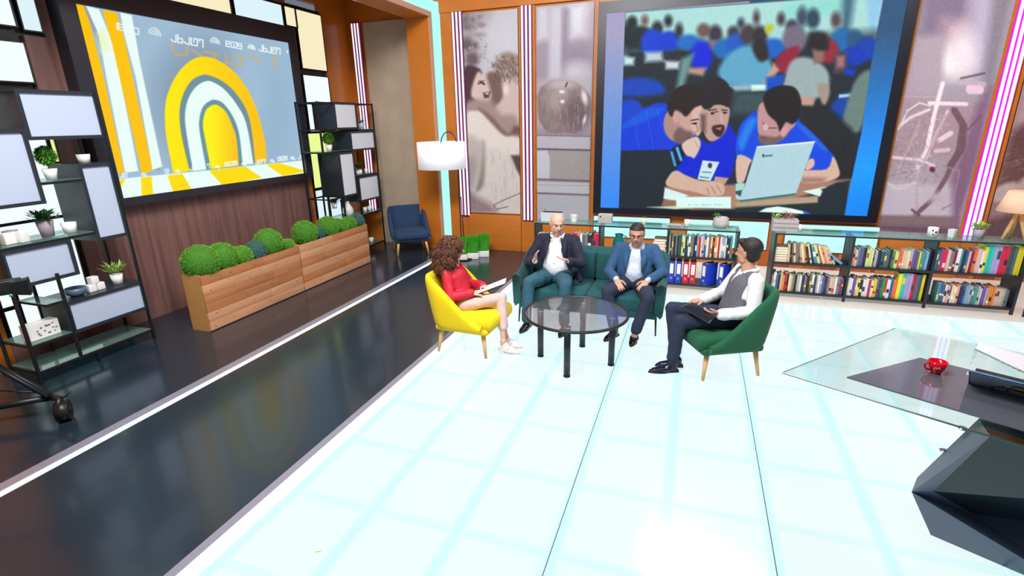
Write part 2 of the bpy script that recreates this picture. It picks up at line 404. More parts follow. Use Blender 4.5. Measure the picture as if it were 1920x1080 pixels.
# beams of the side-stage ceiling
for i, y in enumerate((2.6, 4.4, 6.2, 8.0)):
    struct('trim_%d' % (60+i), MB().box((-6.4, y, 4.38), (-4.93, y+0.25, 4.52)), M_orange)
b = MB().box((-4.2, -1.2, 5.9), (6.6, 9.1, 6.0)); struct('ceiling.001', b, mat('dark_ceiling', (40, 40, 44), 0.8))

# ---------------- neon tube fixtures
def tubes(name, x0, dx, z0, z1, backing, corecol, n=3, y=YB, r=0.0165, label=''):
    t = thing(name, label, 'light', (x0+dx, y-0.03, z0))
    w = dx*n
    obj('backing_channel', MB().box((x0-dx*0.5, y-0.045, z0-0.02), (x0+dx*(n-0.5), y-0.03, z1+0.02)), backing, t)
    for k in range(n):
        obj('tube', MB().tube([(x0+k*dx, y-0.06, z0), (x0+k*dx, y-0.06, z1)], r, 12), corecol, t)
    return t
M_bk1 = mat('magenta_lit_channel', (80, 8, 62), 0.4, emit=(110, 6, 90), es=0.3)  # magenta light on the backing, put in as colour and weak emission
M_bk2 = mat('purple_lit_channel', (196, 0, 190), 0.3, emit=(205, 0, 195), es=0.4)  # same, with stronger magenta light put into the backing
M_core = glow('neon_pink_white', (255, 236, 250), 1.25); M_core2 = glow('neon_ice_white', (232, 244, 255), 1.3)
tubes('tube_light', -4.10, 0.068, 0.65, 4.09, M_bk1, M_core, label='three white pink tubes beside the floor lamp, left of the woman poster')
tubes('tube_light', -2.865, 0.068, 0.60, 4.09, M_bk1, M_core, label='three white pink tubes between the woman poster and the apple poster')
tubes('tube_light', 3.70, 0.062, 0.60, 4.06, M_bk2, M_core2, label='three tubes with bright magenta gaps right of the bicycle poster', r=0.018)
tubes('tube_light', -6.22, 0.062, 0.62, 4.09, M_bk1, M_core, y=9.15, r=0.013, label='three thin tubes in the corner behind the far open shelf')

# ---------------- light boxes below the big screen
def lbox(x0, x1, z0, z1, label):
    t = thing('light_box', label, 'light box', ((x0+x1)/2, YB-0.03, z0))
    b = MB().obox(((x0+x1)/2, YB-0.045, (z0+z1)/2), (x1-x0, 0.03, z1-z0), bev=0.012); obj('diffuser', b, glow('lightbox_cyan', (190, 255, 250), 1.15), t)
    f = MB().box((x0-0.02, YB-0.03, z0-0.02), (x1+0.02, YB-0.001, z1+0.02)); obj('housing', f, mat('rust_housing', (150, 60, 26), 0.5), t)
lbox(-1.60, -0.33, 0.37, 0.72, 'cyan white light box below the screen behind the teal jug')
lbox(-0.04, 1.17, 0.28, 0.72, 'cyan white light box below the screen behind the seated man in the vest')
lbox(1.42, 2.66, 0.29, 0.705, 'cyan white light box below the screen behind the right bookcase')

# ================================================================== LEFT SCREEN (graphics)
XS = -6.25
lt = thing('video_screen', 'large left screen with yellow and white rainbow arch graphic in black frame', 'screen', (XS, 5.8, 1.45))
y0, y1, z0, z1 = 4.245, 7.37, 1.55, 3.565
f = MB()
f.box((XW, 4.07, 1.46), (XS+0.03, 7.52, z0)).box((XW, 4.07, z1), (XS+0.03, 7.52, 3.80)).box((XW, 4.07, z0), (XS+0.03, y0, z1)).box((XW, y1, z0), (XS+0.03, 7.52, z1)).box((XW, y0, z0), (XS-0.01, y1, z1))
obj('frame', f, mat('screen_frame', (44, 44, 54), 0.35, 0.2), lt)
P = Paint([(137,6),(543,82),(571,325),(229,372)], [(XS,y0,z1),(XS,y1,z1),(XS,y1,z0),(XS,y0,z0)], 420, 300, (160,190,212))
P.ell(485,215,62,110,(150,182,208),30); P.ell(380,190,110,140,(140,162,186),14,op=.5); P.ell(470,170,42,120,(160,190,214),8,op=.5)
Yl=(255,236,0); Or=(255,196,0); Wh=(236,255,250); Gr=(150,160,186)
z=lambda ox,oy,s,l:[(ox+a/s,oy+b/s) for a,b in l]
def Z1(l): return z(0,0,3,l)
# left stripes
P.poly(Z1([(455,20),(490,20),(900,960),(860,960)]),Gr,1.5)
P.poly(Z1([(405,5),(463,25),(500,120),(580,420),(700,970),(668,985),(540,530)]),Or,1.2)
P.poly(Z1([(480,30),(556,52),(640,260),(700,560),(778,965),(705,975),(600,450),(555,200)]),Wh,1.2)
P.poly(Z1([(575,55),(655,70),(700,220),(860,960),(800,985),(715,620),(630,250)]),Or,1.2)
P.poly(Z1([(676,70),(742,85),(790,360),(912,940),(858,960),(765,440),(700,200)]),Wh,1.2)
P.poly(Z1([(545,190),(590,150),(620,290),(570,300)]),(236,250,190),6,.8)
# ghost lettering in ochre
for pts in ([(320,85),(332,104),(352,104),(352,90)],[(362,96),(385,110),(404,116),(404,106)],[(385,98),(412,104)],[(425,104),(425,120),(455,124),(455,108),(440,106)],[(470,108),(485,112),(490,122)],[(515,105),(520,130)]):
    P.line(pts,4.5,(214,176,96),2,.65)
# arch
def crv(pts):
    q = []; n = len(pts)
    for i in range(n-1):
        a, b, c, d = (np.array(pts[min(max(i+k, 0), n-1)], float) for k in (-1, 0, 1, 2))
        for t in (0, .25, .5, .75): q.append(tuple(.5*(2*b+(c-a)*t+(2*a-5*b+4*c-d)*t*t+(3*b-a-3*c+d)*t**3)))
    return q+[tuple(pts[-1])]
def arch(out,inn,col,soft=1.2):
    P.poly(Z1(out),col,soft)
A_out=[(975,975),(935,760),(932,600),(960,500),(1010,410),(1080,345),(1150,325),(1230,345),(1320,410),(1400,520),(1455,660),(1485,790),(1497,910)]
A_g=[(1065,965),(1020,760),(1012,620),(1040,520),(1085,455),(1140,428),(1180,430),(1250,460),(1320,520),(1385,620),(1415,740),(1432,925)]
A_w=[(1085,965),(1050,760),(1042,650),(1062,560),(1105,495),(1160,463),(1205,470),(1265,510),(1330,590),(1385,700),(1422,925)]
A_g2=[(1160,960),(1125,760),(1122,680),(1142,610),(1180,575),(1215,568),(1260,590),(1310,660),(1345,760),(1362,935)]
A_y=[(1185,955),(1150,770),(1142,700),(1158,630),(1195,598),(1230,600),(1275,640),(1310,720),(1330,790),(1340,935)]
P.poly(Z1(crv(A_out)),Yl,1.2)
grad=(P.X*3-960)/560; m_=np.clip(grad,0,1)[:,None]; yg=np.array(Yl)*(1-m_)+np.array((255,190,20))*m_
P.poly(Z1(crv(A_out)),yg,1.2)
P.poly(Z1(crv(A_g)),(112,146,160),1.2); P.poly(Z1(crv(A_w)),Wh,1.2); P.poly(Z1(crv(A_g2)),(104,150,160),1.2)
g2=np.clip((P.X*3-1190)/130,0,1)[:,None]; P.poly(Z1(crv(A_y)),np.array((255,244,16))*(1-g2)+np.array((255,200,20))*g2,1.2)
# floor of the graphic
def Z4(l): return z(200,220,5.05,l)
P.poly(Z4([(80,590),(400,560),(980,505),(1290,470),(1900,410),(1920,900),(60,900)]),Wh,1)
for q in ([(100,600),(180,585),(130,680),(110,660)],[(325,575),(425,565),(445,780),(335,780)],[(575,555),(715,540),(800,680),(640,740)],[(965,510),(1305,470),(1460,575),(1095,650)],[(1505,455),(1635,440),(1880,515),(1660,560)]):
    P.poly(Z4(q),(255,222,0),1)
# lettering strokes
GL={'a':([[(0,.25),(.25,0),(.65,0),(.65,1)]],.9),'x':([[(0,1.15),(0,0),(.6,0),(.6,.6),(0,.6)]],.85),'l':([[(0,1),(0,0),(.8,0),(.8,1),(.35,1),(.35,.45)]],1.05),
 'i':([[(0,.7),(0,1),(.5,1),(.5,-.05)]],.75),'d':([[(.65,0),(0,0),(0,1),(.6,1),(.6,.5),(0,.5)]],.9),'g':([[(.5,0),(0,0),(0,1),(1,1),(1,0),(.5,0),(.5,.6)]],1.25),'e':([[(0,0),(.6,0),(.6,1),(0,1),(0,.5),(.6,.5)]],.85)}
def text(word,p0,p1,h,w,col,op=1):
    tot=sum(GL[c][1] for c in word); x=0; d=(p1[0]-p0[0],p1[1]-p0[1])
    for c in word:
        st,wd=GL[c]
        for s_ in st: P.line([(p0[0]+d[0]*(x+a)/tot,p0[1]+d[1]*(x+a)/tot-b_*h) for a,b_ in s_],w,col,.7,op)
        x+=wd
def bow(cx,cy,r,col=(245,255,255)):
    for q in (1.0,.62,.26):
        P.line([(cx+r*q*math.cos(t),cy+ (cx*0)+r*q*.25*math.cos(t)-r*q*1.15*math.sin(t)) for t in np.linspace(0,PI,9)],1.7 if r>6 else 1.2,col,.7)
W_=(246,255,255)
text('dg',(219,55),(266,67),11,2.0,W_); P.line([(222,55),(222,43)],2,W_); bow(291,66,11)
text('axali',(322,78),(386,90),13,2.2,W_); bow(405,82,8.5)
text('dge',(426,88),(458,94),10,1.9,W_); bow(474,93,6.5); text('axali',(488,97),(530,104),11,1.8,W_); P.line([(541,101),(542,96)],2,W_)
text('al',(225,333),(240,333),7,1.6,W_); bow(270,331,5); text('e',(309,326),(318,325),7,1.6,W_); bow(333,324,4)
text('a',(355,320),(362,320),7,1.6,W_); text('i',(388,317),(394,316),8,1.6,W_); bow(407,316,4); text('dge',(421,313),(445,310),7,1.7,W_); bow(456,311,4)
text('ali',(477,309),(497,307),7,1.6,W_); bow(509,305,4); text('dge',(520,303),(538,301),7,1.6,W_); bow(547,300,4); text('a',(558,299),(563,298),6,1.5,W_)
P.build('display', picture('left_screen_print', 0.98), lt)

# ================================================================== BIG SCREEN (photograph of young men at a laptop)
YS = 8.86
bs = thing('video_screen', 'big right screen showing young men in blue shirts around a laptop', 'screen', (0.5, YS, 0.8))
x0, x1, z0, z1 = -1.475, 2.44, 0.885, 3.86
f = MB(); f.box((-1.60, YS-0.02, 0.785), (2.57, YB, z0)).box((-1.60, YS-0.02, z1), (2.57, YB, 4.02)).box((-1.60, YS-0.02, z0), (x0, YB, z1)).box((x1, YS-0.02, z0), (2.57, YB, z1)).box((x0, YS+0.015, z0), (x1, YB, z1))
obj('frame', f, mat('big_screen_frame', (26, 28, 42), 0.35, 0.2), bs)
P = Paint([(1138,24),(1692,-14),(1622,405),(1130,384)], [(x0,YS,z1),(x1,YS,z1),(x1,YS,z0),(x0,YS,z0)], 480, 380, (60,80,110))
gv=np.clip((P.Y-60)/330,0,1)[:,None]
side=np.where(P.X[:,None]<1400, np.array((170,165,200))*(1-gv)+np.array((52,140,250))*gv, np.array((52,90,130))*(1-gv)+np.array((20,140,250))*np.clip(gv*1.3,0,1))
P.c=side.copy()
S3=lambda l:z(1100,0,3,l)
SA=lambda l:z(1120,220,6,l)
SB=lambda l:z(1380,220,5.4,l)
body=[(1172,22),(1646,-6),(1623,133),(1610,247),(1588,360),(1581,404),(1164,386)]
P.poly(body,(40,50,60),1)
inb=P.c.copy()
# background hall
P.poly(S3([(218,68),(1635,-10),(1600,200),(1580,330),(215,330)]),(176,226,222),2)
P.poly(S3([(1080,40),(1410,0),(1400,100),(1090,110)]),(150,225,215),6); P.poly(S3([(1410,-10),(1480,-10),(1450,220),(1400,220)]),(70,110,130),8); P.poly(S3([(1540,-10),(1640,-10),(1590,200),(1560,200)]),(150,205,240),6)
P.poly(S3([(210,260),(1600,200),(1530,900),(1300,1000),(190,900)]),(38,48,56),14)
for (cx,cy,r1,r2,col) in ((255,125,26,32,(34,40,44)),(325,115,18,26,(120,90,80)),(300,210,70,60,(30,45,50)),(240,200,40,70,(30,45,50)),(395,160,28,36,(40,44,50)),(370,240,60,70,(18,66,214)),(455,120,20,28,(36,40,44)),(460,230,60,50,(16,60,210)),(515,175,20,36,(44,44,52)),(570,240,60,40,(28,110,200)),
   (650,175,34,36,(110,90,84)),(715,195,34,44,(60,50,70)),(715,260,36,28,(150,110,130)),(640,320,55,80,(12,40,220)),(760,280,50,50,(24,110,190)),(815,190,30,34,(60,60,70)),(830,250,50,50,(30,90,200)),(855,140,18,26,(60,60,80)),(940,110,16,34,(80,60,60)),(895,200,40,50,(70,60,70)),(960,205,36,46,(50,46,54)),
   (1015,175,24,26,(190,200,40)),(1075,120,20,32,(70,60,70)),(1060,220,44,52,(170,220,220)),(1040,280,60,50,(26,100,200)),(1135,160,30,34,(60,60,70)),(1150,230,60,70,(120,110,130)),(1190,110,26,50,(60,80,100)),(1250,120,34,50,(44,70,90)),(1375,130,24,40,(90,70,80)),(1410,240,54,60,(30,110,180)),(1340,300,50,60,(160,40,60)),(1480,240,40,50,(40,90,130)),(1550,290,60,60,(24,70,180)),(1480,330,60,50,(20,60,190))):
    x,y=1100+cx/3,cy/3; P.ell(x,y,r1/3*1.1,r2/3*1.1,col,4.5)
# middle rows
P.cr = True
for poly_,col,so in (([(330,290),(420,290),(430,340),(330,345)],(190,210,220),5),([(210,310),(270,320),(265,360),(210,360)],(200,235,235),4),([(440,340),(520,345),(515,385),(445,385)],(210,220,225),4),
   ([(560,380),(670,380),(650,425),(570,410)],(190,150,130),4),([(530,330),(600,300),(540,500),(505,490)],(110,150,150),5),
   ([(200,450),(290,430),(400,450),(430,520),(205,530)],(22,72,190),5),([(205,560),(290,560),(330,600),(440,580),(340,700),(200,690)],(20,70,210),4),
   ([(740,380),(800,300),(900,260),(980,290),(1040,400),(1020,490),(790,480),(740,430)],(96,170,205),5),
   ([(940,230),(990,240),(1010,330),(960,350),(920,280)],(46,40,44),4),
   ([(1050,340),(1110,285),(1180,280),(1130,420),(1060,400)],(150,36,60),4),([(1040,360),(1070,400),(1010,470),(980,470)],(200,160,140),3),
   ([(800,480),(1000,480),(1010,510),(830,515)],(150,190,200),3),([(920,480),(1005,480),(1005,512),(920,515)],(225,250,250),2),
   ([(830,520),(1010,520),(990,640),(800,640)],(60,84,90),8),
   ([(1100,450),(1130,360),(1190,330),(1270,350),(1340,420),(1330,530),(1200,570),(1100,500)],(160,178,180),4),
   ([(1230,200),(1320,200),(1340,270),(1300,330),(1240,300)],(40,38,40),5),([(1250,290),(1320,300),(1310,360),(1260,370)],(150,110,105),4),
   ([(1180,540),(1270,560),(1260,610),(1190,600)],(200,160,140),3),([(1280,480),(1330,480),(1350,530),(1320,600),(1290,540)],(170,150,140),3),
   ([(1370,310),(1440,310),(1440,420),(1370,420)],(90,70,80),5),([(1385,330),(1425,330),(1425,390),(1385,390)],(165,120,120),4),([(1430,390),(1490,400),(1480,440),(1430,430)],(20,60,200),4),
   ([(1000,440),(1100,420),(1080,520),(1000,520)],(16,80,200),4),([(1190,600),(1340,600),(1350,700),(1250,700)],(40,40,44),4),
   ([(1340,650),(1400,550),(1475,540),(1440,700),(1380,780),(1320,760)],(20,72,170),4),
   ([(1400,540),(1480,535),(1470,552),(1400,558)],(190,220,230),2),
   ([(1480,480),(1570,410),(1560,560),(1520,740),(1440,740),(1420,800),(1395,790)],(110,134,130),4)):
    P.poly(S3(poly_),col,so)
P.poly(S3([(1340,620),(1440,700),(1480,760),(1500,1000),(1400,1000),(1200,700)]),(40,42,48),6)
P.cr = False
# table
P.poly(S3([(440,1040),(900,1030),(1480,1010),(1460,1110),(1300,1180),(450,1180)]),(176,130,110),3)
P.poly([(1160,382),(1250,380),(1300,390),(1440,388),(1500,368),(1560,350),(1590,340),(1575,410),(1160,410)],(34,44,56),3)
P.cr = True
# left man
P.poly(S3([(198,720),(250,660),(350,590),(450,580),(560,700),(640,790),(600,900),(480,860),(195,850)]),(22,64,222),1.5)
P.poly(S3([(205,700),(330,610),(440,600),(400,640),(260,700)]),(22,90,225),3)
for a,b in (((270,650),(300,820)),((340,620),(380,820)),((400,610),(450,760))): P.line(S3([a,b]),1,(60,110,240),1.5,.6)
P.poly(S3([(445,640),(520,560),(650,600),(660,680),(600,760),(560,790),(480,780),(440,720)]),(178,140,134),1.5)
P.poly(S3([(500,730),(560,700),(600,760),(570,800),(500,790)]),(120,92,90),3)
P.ell(1100+590/3,222,24,22,(205,165,155),4); P.poly(S3([(600,590),(655,600),(655,700),(625,760),(590,700)]),(222,180,168),2)
P.poly(S3([(455,600),(480,520),(540,475),(630,480),(680,520),(690,570),(610,600),(560,650),(520,620),(480,650)]),(46,36,38),2)
P.ell(1100+505/3,217,6,12,(214,160,150),1.5); P.line(S3([(590,690),(620,685)]),1.6,(70,50,60),1); P.line(S3([(570,765),(600,775)]),1.6,(110,60,70),1)
# middle man
P.poly(S3([(640,780),(700,800),(780,690),(830,750),(840,800),(800,1000),(620,990),(500,960),(560,860)]),(18,40,214),1.5)
P.poly(S3([(640,620),(700,590),(795,600),(790,700),(760,760),(700,790),(660,740)]),(196,158,150),1.5)
P.poly(S3([(640,640),(670,640),(670,740),(640,720)]),(110,86,84),4)
P.poly(S3([(640,520),(660,460),(720,432),(780,460),(802,520),(795,600),(730,575),(690,610),(650,600)]),(44,38,44),2)
P.line(S3([(700,630),(735,625)]),1.8,(50,36,40),1); P.line(S3([(765,628),(785,632)]),1.8,(50,36,40),1); P.poly(S3([(710,705),(765,700),(770,730),(745,765),(712,740)]),(60,44,44),2); P.poly(S3([(725,715),(760,712),(750,730)]),(205,120,130),1)
P.line(S3([(752,640),(760,690)]),2,(225,190,180),2)
P.poly(S3([(655,895),(748,905),(700,1010),(628,1000)]),(210,234,240),1); P.ell(1332,308,4,5,(60,60,90),1); P.line([(1319,320),(1334,321)],2,(70,130,150),1); P.line([(1314,329),(1330,331)],2.5,(60,150,170),1)
P.ell(1303,230,3.2,1.8,(40,30,36),1); P.line([(1296,224),(1309,222)],2.2,(46,34,36),1); P.line([(1306,232),(1309,243),(1303,247)],1.4,(150,104,96),1); P.ell(1335,212,3,1.7,(40,30,36),1); P.ell(1358,211,2.6,1.6,(40,30,36),1)
P.line([(1328,206),(1342,204)],2,(46,34,36),1); P.line([(1352,205),(1362,206)],2,(46,34,36),1); P.poly([(1336,236),(1352,233),(1358,240),(1352,254),(1342,252),(1336,244)],(58,44,46),2,.8); P.poly([(1341,239),(1353,237),(1350,243)],(200,116,122),1)
# fist + cuffs
P.poly(SA([(830,360),(940,290),(1000,400),(900,560),(860,540)]),(30,36,60),1.5)
P.line(SA([(905,330),(950,460)]),5,(70,190,235),1); P.line(SA([(845,380),(885,520)]),5,(70,160,220),1)
P.poly(SA([(960,285),(1110,205),(1165,270),(1150,350),(1100,440),(1060,430),(1000,400)]),(226,196,184),1.5)
P.line(SA([(1100,250),(1140,330)]),1.2,(180,140,130),1)
# forearm + hand on table
P.poly(SA([(800,640),(900,580),(1000,630),(1150,690),(1250,700),(1400,710),(1440,790),(1420,850),(1340,870),(1240,860),(1100,820),(900,780),(790,740)]),(216,180,160),1.5)
for a,b in (((1290,760),(1340,850)),((1350,750),(1400,830)),((1240,780),(1270,850))): P.line(SA([a,b]),1.2,(150,110,100),1)
P.poly(SA([(1330,650),(1480,670),(1440,740),(1320,700)]),(200,160,140),1.5)
P.cr = False
# dark laptop lower left
P.poly(SA([(275,350),(820,345),(870,560),(780,700),(750,960),(260,980)]),(36,44,54),1.5)
P.poly(SA([(775,770),(1040,860),(900,920),(760,890)]),(220,245,245),1.2)
P.poly(SA([(760,910),(900,915),(900,980),(740,975)]),(150,110,90),2)
P.poly(SA([(580,985),(900,975),(1100,1000),(900,1012)]),(214,226,190),1.5)
P.poly(SA([(900,875),(1510,880),(1510,1010),(905,990)]),(222,255,250),1)
for k in range(19):
    xx=1294+k*3.3; hh=2.4 if k in (0,3,8) else 1.6
    if k not in (2,6,13): P.line([(xx,381.5-hh),(xx+.3,381.5+1)],1.3,(150,196,196),.6,.9)
P.cr = True
# right man
P.poly(SB([(0,380),(20,120),(100,0),(240,-60),(330,240),(580,30),(640,60),(760,170),(900,320),(970,400),(930,520),(700,520),(600,300),(160,420)]),(22,76,230),1.5)
P.poly(SB([(20,240),(110,30),(200,20),(120,200),(60,330)]),(34,130,240),4); P.poly(SB([(600,60),(740,160),(900,330),(820,300),(660,140)]),(40,110,235),4)
P.poly(S3([(960,600),(1010,580),(1160,680),(1130,740),(1080,790),(1000,810),(965,760),(955,700)]),(196,150,148),1.5)
P.poly(S3([(960,760),(1060,770),(1100,740),(1120,760),(1060,805),(980,810)]),(120,96,96),3)
P.poly(S3([(985,560),(1010,510),(1080,485),(1160,500),(1195,580),(1180,660),(1150,700),(1110,690),(1080,740),(1060,690),(1010,640)]),(38,34,38),2)
P.ell(1100+1103/3,247,6,10,(226,160,160),1.5,20); P.line(S3([(985,690),(1010,720),(1060,720)]),1.4,(60,40,60),.8); P.ell(1100+1000/3,238,5,6,(215,180,190),1.5); P.line(S3([(975,770),(1000,775)]),1.8,(120,60,70),1)
P.poly(SB([(10,380),(150,420),(130,480),(80,640),(10,640)]),(220,188,172),1.5)
P.poly(SB([(640,540),(900,525),(960,400),(1020,520),(1020,600),(900,650),(660,660)]),(222,184,164),1.5)
P.poly(SB([(640,600),(900,610),(860,660),(660,662)]),(170,130,116),4)
P.poly(SB([(690,520),(720,430),(770,425),(775,490),(720,530)]),(230,190,175),1.5)
P.cr = False
# laptop
P.poly(SB([(0,660),(90,655),(60,830),(0,810)]),(170,220,215),1); P.poly(SB([(0,735),(65,725),(50,790),(0,760)]),(60,80,90),1.2)
P.poly(SB([(205,290),(780,245),(600,770),(45,840)]),(182,216,226),1); P.poly(SB([(205,290),(780,245),(775,262),(203,304)]),(236,244,250),.8); P.poly(SB([(45,826),(600,762),(600,782),(45,848)]),(60,120,120),.8)
P.ell(1380+268/5.4,291,1.8,3.4,(20,90,110),.7)
for k,(hh) in enumerate((2.2,2.2,2.2,2.2,2.2,2.2)): P.ell(1433+k*2.6,291.5-k*.15,1.1,1.7,(40,110,130),.7)
P.poly(SB([(670,745),(900,700),(915,715),(840,800)]),(226,250,244),1); P.ell(1540,355,3.5,2,(90,110,120),1)
P.poly(SB([(0,850),(820,790),(820,865),(0,895)]),(188,160,134),2); P.line(SB([(0,893),(820,868)]),2,(110,140,110),1)
P.poly(SB([(820,860),(870,720),(1000,660),(1130,640),(1085,1010),(600,1010),(0,1000),(0,905)]),(36,48,56),2)
P.poly(SB([(235,945),(300,910),(420,893),(560,915),(700,950),(680,972)]),(232,255,248),1); P.poly(SB([(670,940),(755,968),(680,974)]),(40,120,220),1)
# keep the side bands outside the picture
S0=side; X,Yp=P.X,P.Y
P2=np.ones(len(X)); 
n=len(body); d=np.full(len(X),1e9); ins=np.zeros(len(X),bool)
for i in range(n):
    a,b_=body[i],body[(i+1)%n]; d=np.minimum(d,P.seg(a,b_))
    if a[1]!=b_[1]: ins^=((a[1]>Yp)!=(b_[1]>Yp))&(X<(b_[0]-a[0])*(Yp-a[1])/(b_[1]-a[1])+a[0])
mk=np.clip(np.where(ins,d,-d)/1.0+0.5,0,1)[:,None]
P.c=P.c*mk+S0*(1-mk)
P.noise(6,3)
P.build('display', picture('big_screen_print', 0.98), bs)

# ================================================================== POSTERS
def poster(label, px, x0, x1, z0, z1, nu, nv, bg):
    t = thing('photo_poster', label, 'poster', ((x0+x1)/2, YB-0.03, z0))
    obj('board', MB().box((x0, YB-0.028, z0), (x1, YB-0.002, z1)), mat('poster_board', (90, 60, 50), 0.6), t)
    return t, Paint(px, [(x0,YB-0.031,z1),(x1,YB-0.031,z1),(x1,YB-0.031,z0),(x0,YB-0.031,z0)], nu, nv, bg)
M_print = picture('poster_print', 0, 0.35)
# woman and child
t, P = poster('sepia poster of a smiling woman in white hugging a child', [(872,26),(972.5,16.5),(977,399),(884,399)], -3.93, -2.95, 0.70, 4.06, 110, 340, (186,186,196))
P.cr = True
Q=lambda l:z(860,0,5.144,l); R_=lambda l:z(860,200,4.907,l)
P.poly(Q([(50,100),(300,100),(260,250),(200,320),(240,540),(60,640)]),(160,150,160),14)
for cx,cy,rx,ry in ((90,180,30,60),(160,190,20,20),(120,260,40,18),(100,420,50,60),(180,430,30,30),(240,330,30,14),(240,240,20,14),(150,560,60,60)): P.ell(860+cx/5.144,cy/5.144,rx/5.144,ry/5.144,(112,98,102),5)
P.poly(Q([(250,300),(580,120),(600,520),(300,560)]),(196,196,208),20,.8)
P.ell(860+130/5.144,160,16,34,(82,66,70),5)
P.poly(Q([(75,650),(200,640),(240,700),(180,760),(120,980),(70,1000)]),(82,62,70),3)
P.poly(Q([(190,700),(230,690),(300,800),(310,900),(250,960),(150,930),(140,850)]),(204,184,178),3)
P.line(Q([(230,780),(265,800)]),2.4,(70,50,50),1.5); P.poly(Q([(250,880),(320,870),(300,930),(260,925)]),(96,66,70),2)
P.ell(860+490/5.144,122,24,26,(140,124,118),5)
rs=np.random.RandomState(4)
for i in range(60):
    x=rs.uniform(350,580);y=rs.uniform(510,760); P.line(Q([(x,y),(x+rs.uniform(10,30),y+rs.uniform(20,50))]),1.4,(104,86,84) if i%2 else (190,176,168),1.2,.7)
P.poly(Q([(290,700),(420,700),(450,900),(360,1040),(300,1000),(330,900)]),(122,100,96),4)
P.poly(Q([(430,760),(500,750),(590,850),(600,1100),(400,1080),(360,1020),(440,930)]),(196,178,174),4)
P.ell(860+470/5.144,165,5,9,(220,200,194),2)
P.poly(Q([(120,960),(330,960),(420,1080),(560,1100),(600,1300),(300,1300),(90,1080)]),(160,140,136),6)
P.poly(R_([(90,60),(160,25),(260,60),(420,230),(560,270),(590,380),(580,420),(470,440),(330,380),(120,280),(90,300)]),(214,206,202),3)
P.poly(R_([(200,0),(300,60),(430,200),(480,240),(420,240),(300,120)]),(128,104,100),4)
P.poly(R_([(480,230),(520,155),(590,165),(590,240)]),(116,92,96),4)
P.poly(R_([(90,290),(240,330),(470,440),(570,620),(600,980),(100,980)]),(206,200,198),3)
P.poly(R_([(230,310),(250,420),(240,700),(170,770),(200,600)]),(148,136,128),4)
P.poly(R_([(90,280),(200,300),(240,330),(190,600),(110,700)]),(180,172,170),8)
P.poly(R_([(490,430),(600,420),(600,660),(540,560)]),(96,76,84),3)
P.poly(R_([(90,800),(220,850),(330,920),(340,975),(90,980)]),(150,132,136),8)
P.line(R_([(330,900),(420,850),(590,770)]),1.2,(90,74,78),1); P.line(R_([(330,900),(350,940),(460,910)]),1.2,(90,74,78),1)
for i in range(46):
    x=rs.uniform(120,560);y=rs.uniform(360,930); P.line(R_([(x,y),(x+rs.uniform(4,14),y+rs.uniform(40,110))]),1.0,(176,168,168),1.4,.5)
P.line(Q([(205,795),(235,782),(262,792)]),2.2,(64,46,48),1); P.line(Q([(210,770),(262,768)]),1.8,(96,72,70),1); P.poly(Q([(252,885),(315,868),(306,925),(268,930)]),(112,70,74),1.2); P.poly(Q([(262,886),(305,876),(300,896)]),(226,214,210),1)
for i in range(70):
    x=rs.uniform(60,300);y=rs.uniform(110,620); P.line(Q([(x,y),(x+rs.uniform(-24,24),y+rs.uniform(-20,20))]),1.2,(96,84,88) if i%2 else (206,204,214),1.2,.5)
for i in range(50):
    x=rs.uniform(330,600);y=rs.uniform(520,770); P.line(Q([(x,y),(x+rs.uniform(-20,20),y+rs.uniform(10,34))]),1.3,(88,72,72),1,.6)
P.c=np.clip((P.c-150)*1.12+148,0,255)
P.noise(14,5,.4); P.build('print', M_print, t)
# apple
t, P = poster('sepia poster of a large apple resting on stacked books', [(1005,13.6),(1117,5),(1112,416),(1007,416)], -2.63, -1.69, 0.56, 4.06, 110, 340, (150,138,158))
P.poly(Q([(745,60),(870,60),(880,360),(745,390)]),(192,190,206),8); P.poly(Q([(885,60),(1010,60),(1000,760),(870,760)]),(186,184,200),6)
P.poly(Q([(1060,50),(1240,30),(1240,330),(1080,370)]),(196,194,208),12); P.poly(Q([(1020,100),(1060,100),(1050,740),(1015,740)]),(120,104,128),8); P.poly(Q([(1050,400),(1320,380),(1320,560),(1050,580)]),(130,116,140),10)
P.ell(860+1150/5.144,134,26,20,(190,184,198),14)
P.poly(Q([(745,760),(1320,700),(1320,1200),(745,1200)]),(170,166,178),10)
ax,ay=1061,194
P.poly(z(860,0,5.144,[(755,900),(790,810),(880,752),(1010,738),(1140,755),(1240,820),(1300,900),(1300,1040)])+R_([(1215,80),(1160,170),(1090,212),(970,205),(860,215),(790,180),(735,90),(722,0)]),(132,114,118),2)
P.ell(1048,178,24,22,(156,142,142),10,-15); P.ell(1086,205,26,30,(104,86,94),12); P.ell(1055,152,30,9,(176,164,170),5)
for i in range(90):
    a=rs.uniform(-1,1); x=ax+a*46; y=rs.uniform(158,235); P.line([(x,y),(x+a*3,y+rs.uniform(6,16))],1.2,(172,158,156) if i%3 else (96,80,86),1.2,.45)
P.ell(1056,166,5,3,(226,220,228),2); P.ell(1057,184,4,3,(226,220,228),2); P.ell(1100,175,5,13,(214,210,224),3,-15); P.ell(1101,217,3,8,(210,206,220),2,15)
P.line([(1063,156),(1066,150)],3,(60,44,50),1)
P.poly(R_([(715,235),(1240,235),(1240,355),(715,355)]),(178,176,190),1.5); P.line(R_([(715,235),(1240,235)]),1.2,(90,80,84),1); P.line(R_([(715,362),(1240,362)]),3,(84,72,80),1.5)
P.poly(R_([(715,372),(1240,372),(1240,640),(715,640)]),(158,152,156),1.5); P.poly(R_([(715,380),(820,372),(845,440),(845,650),(715,650)]),(192,194,206),1.5); P.line(R_([(715,645),(1240,648)]),3,(100,88,96),1.5)
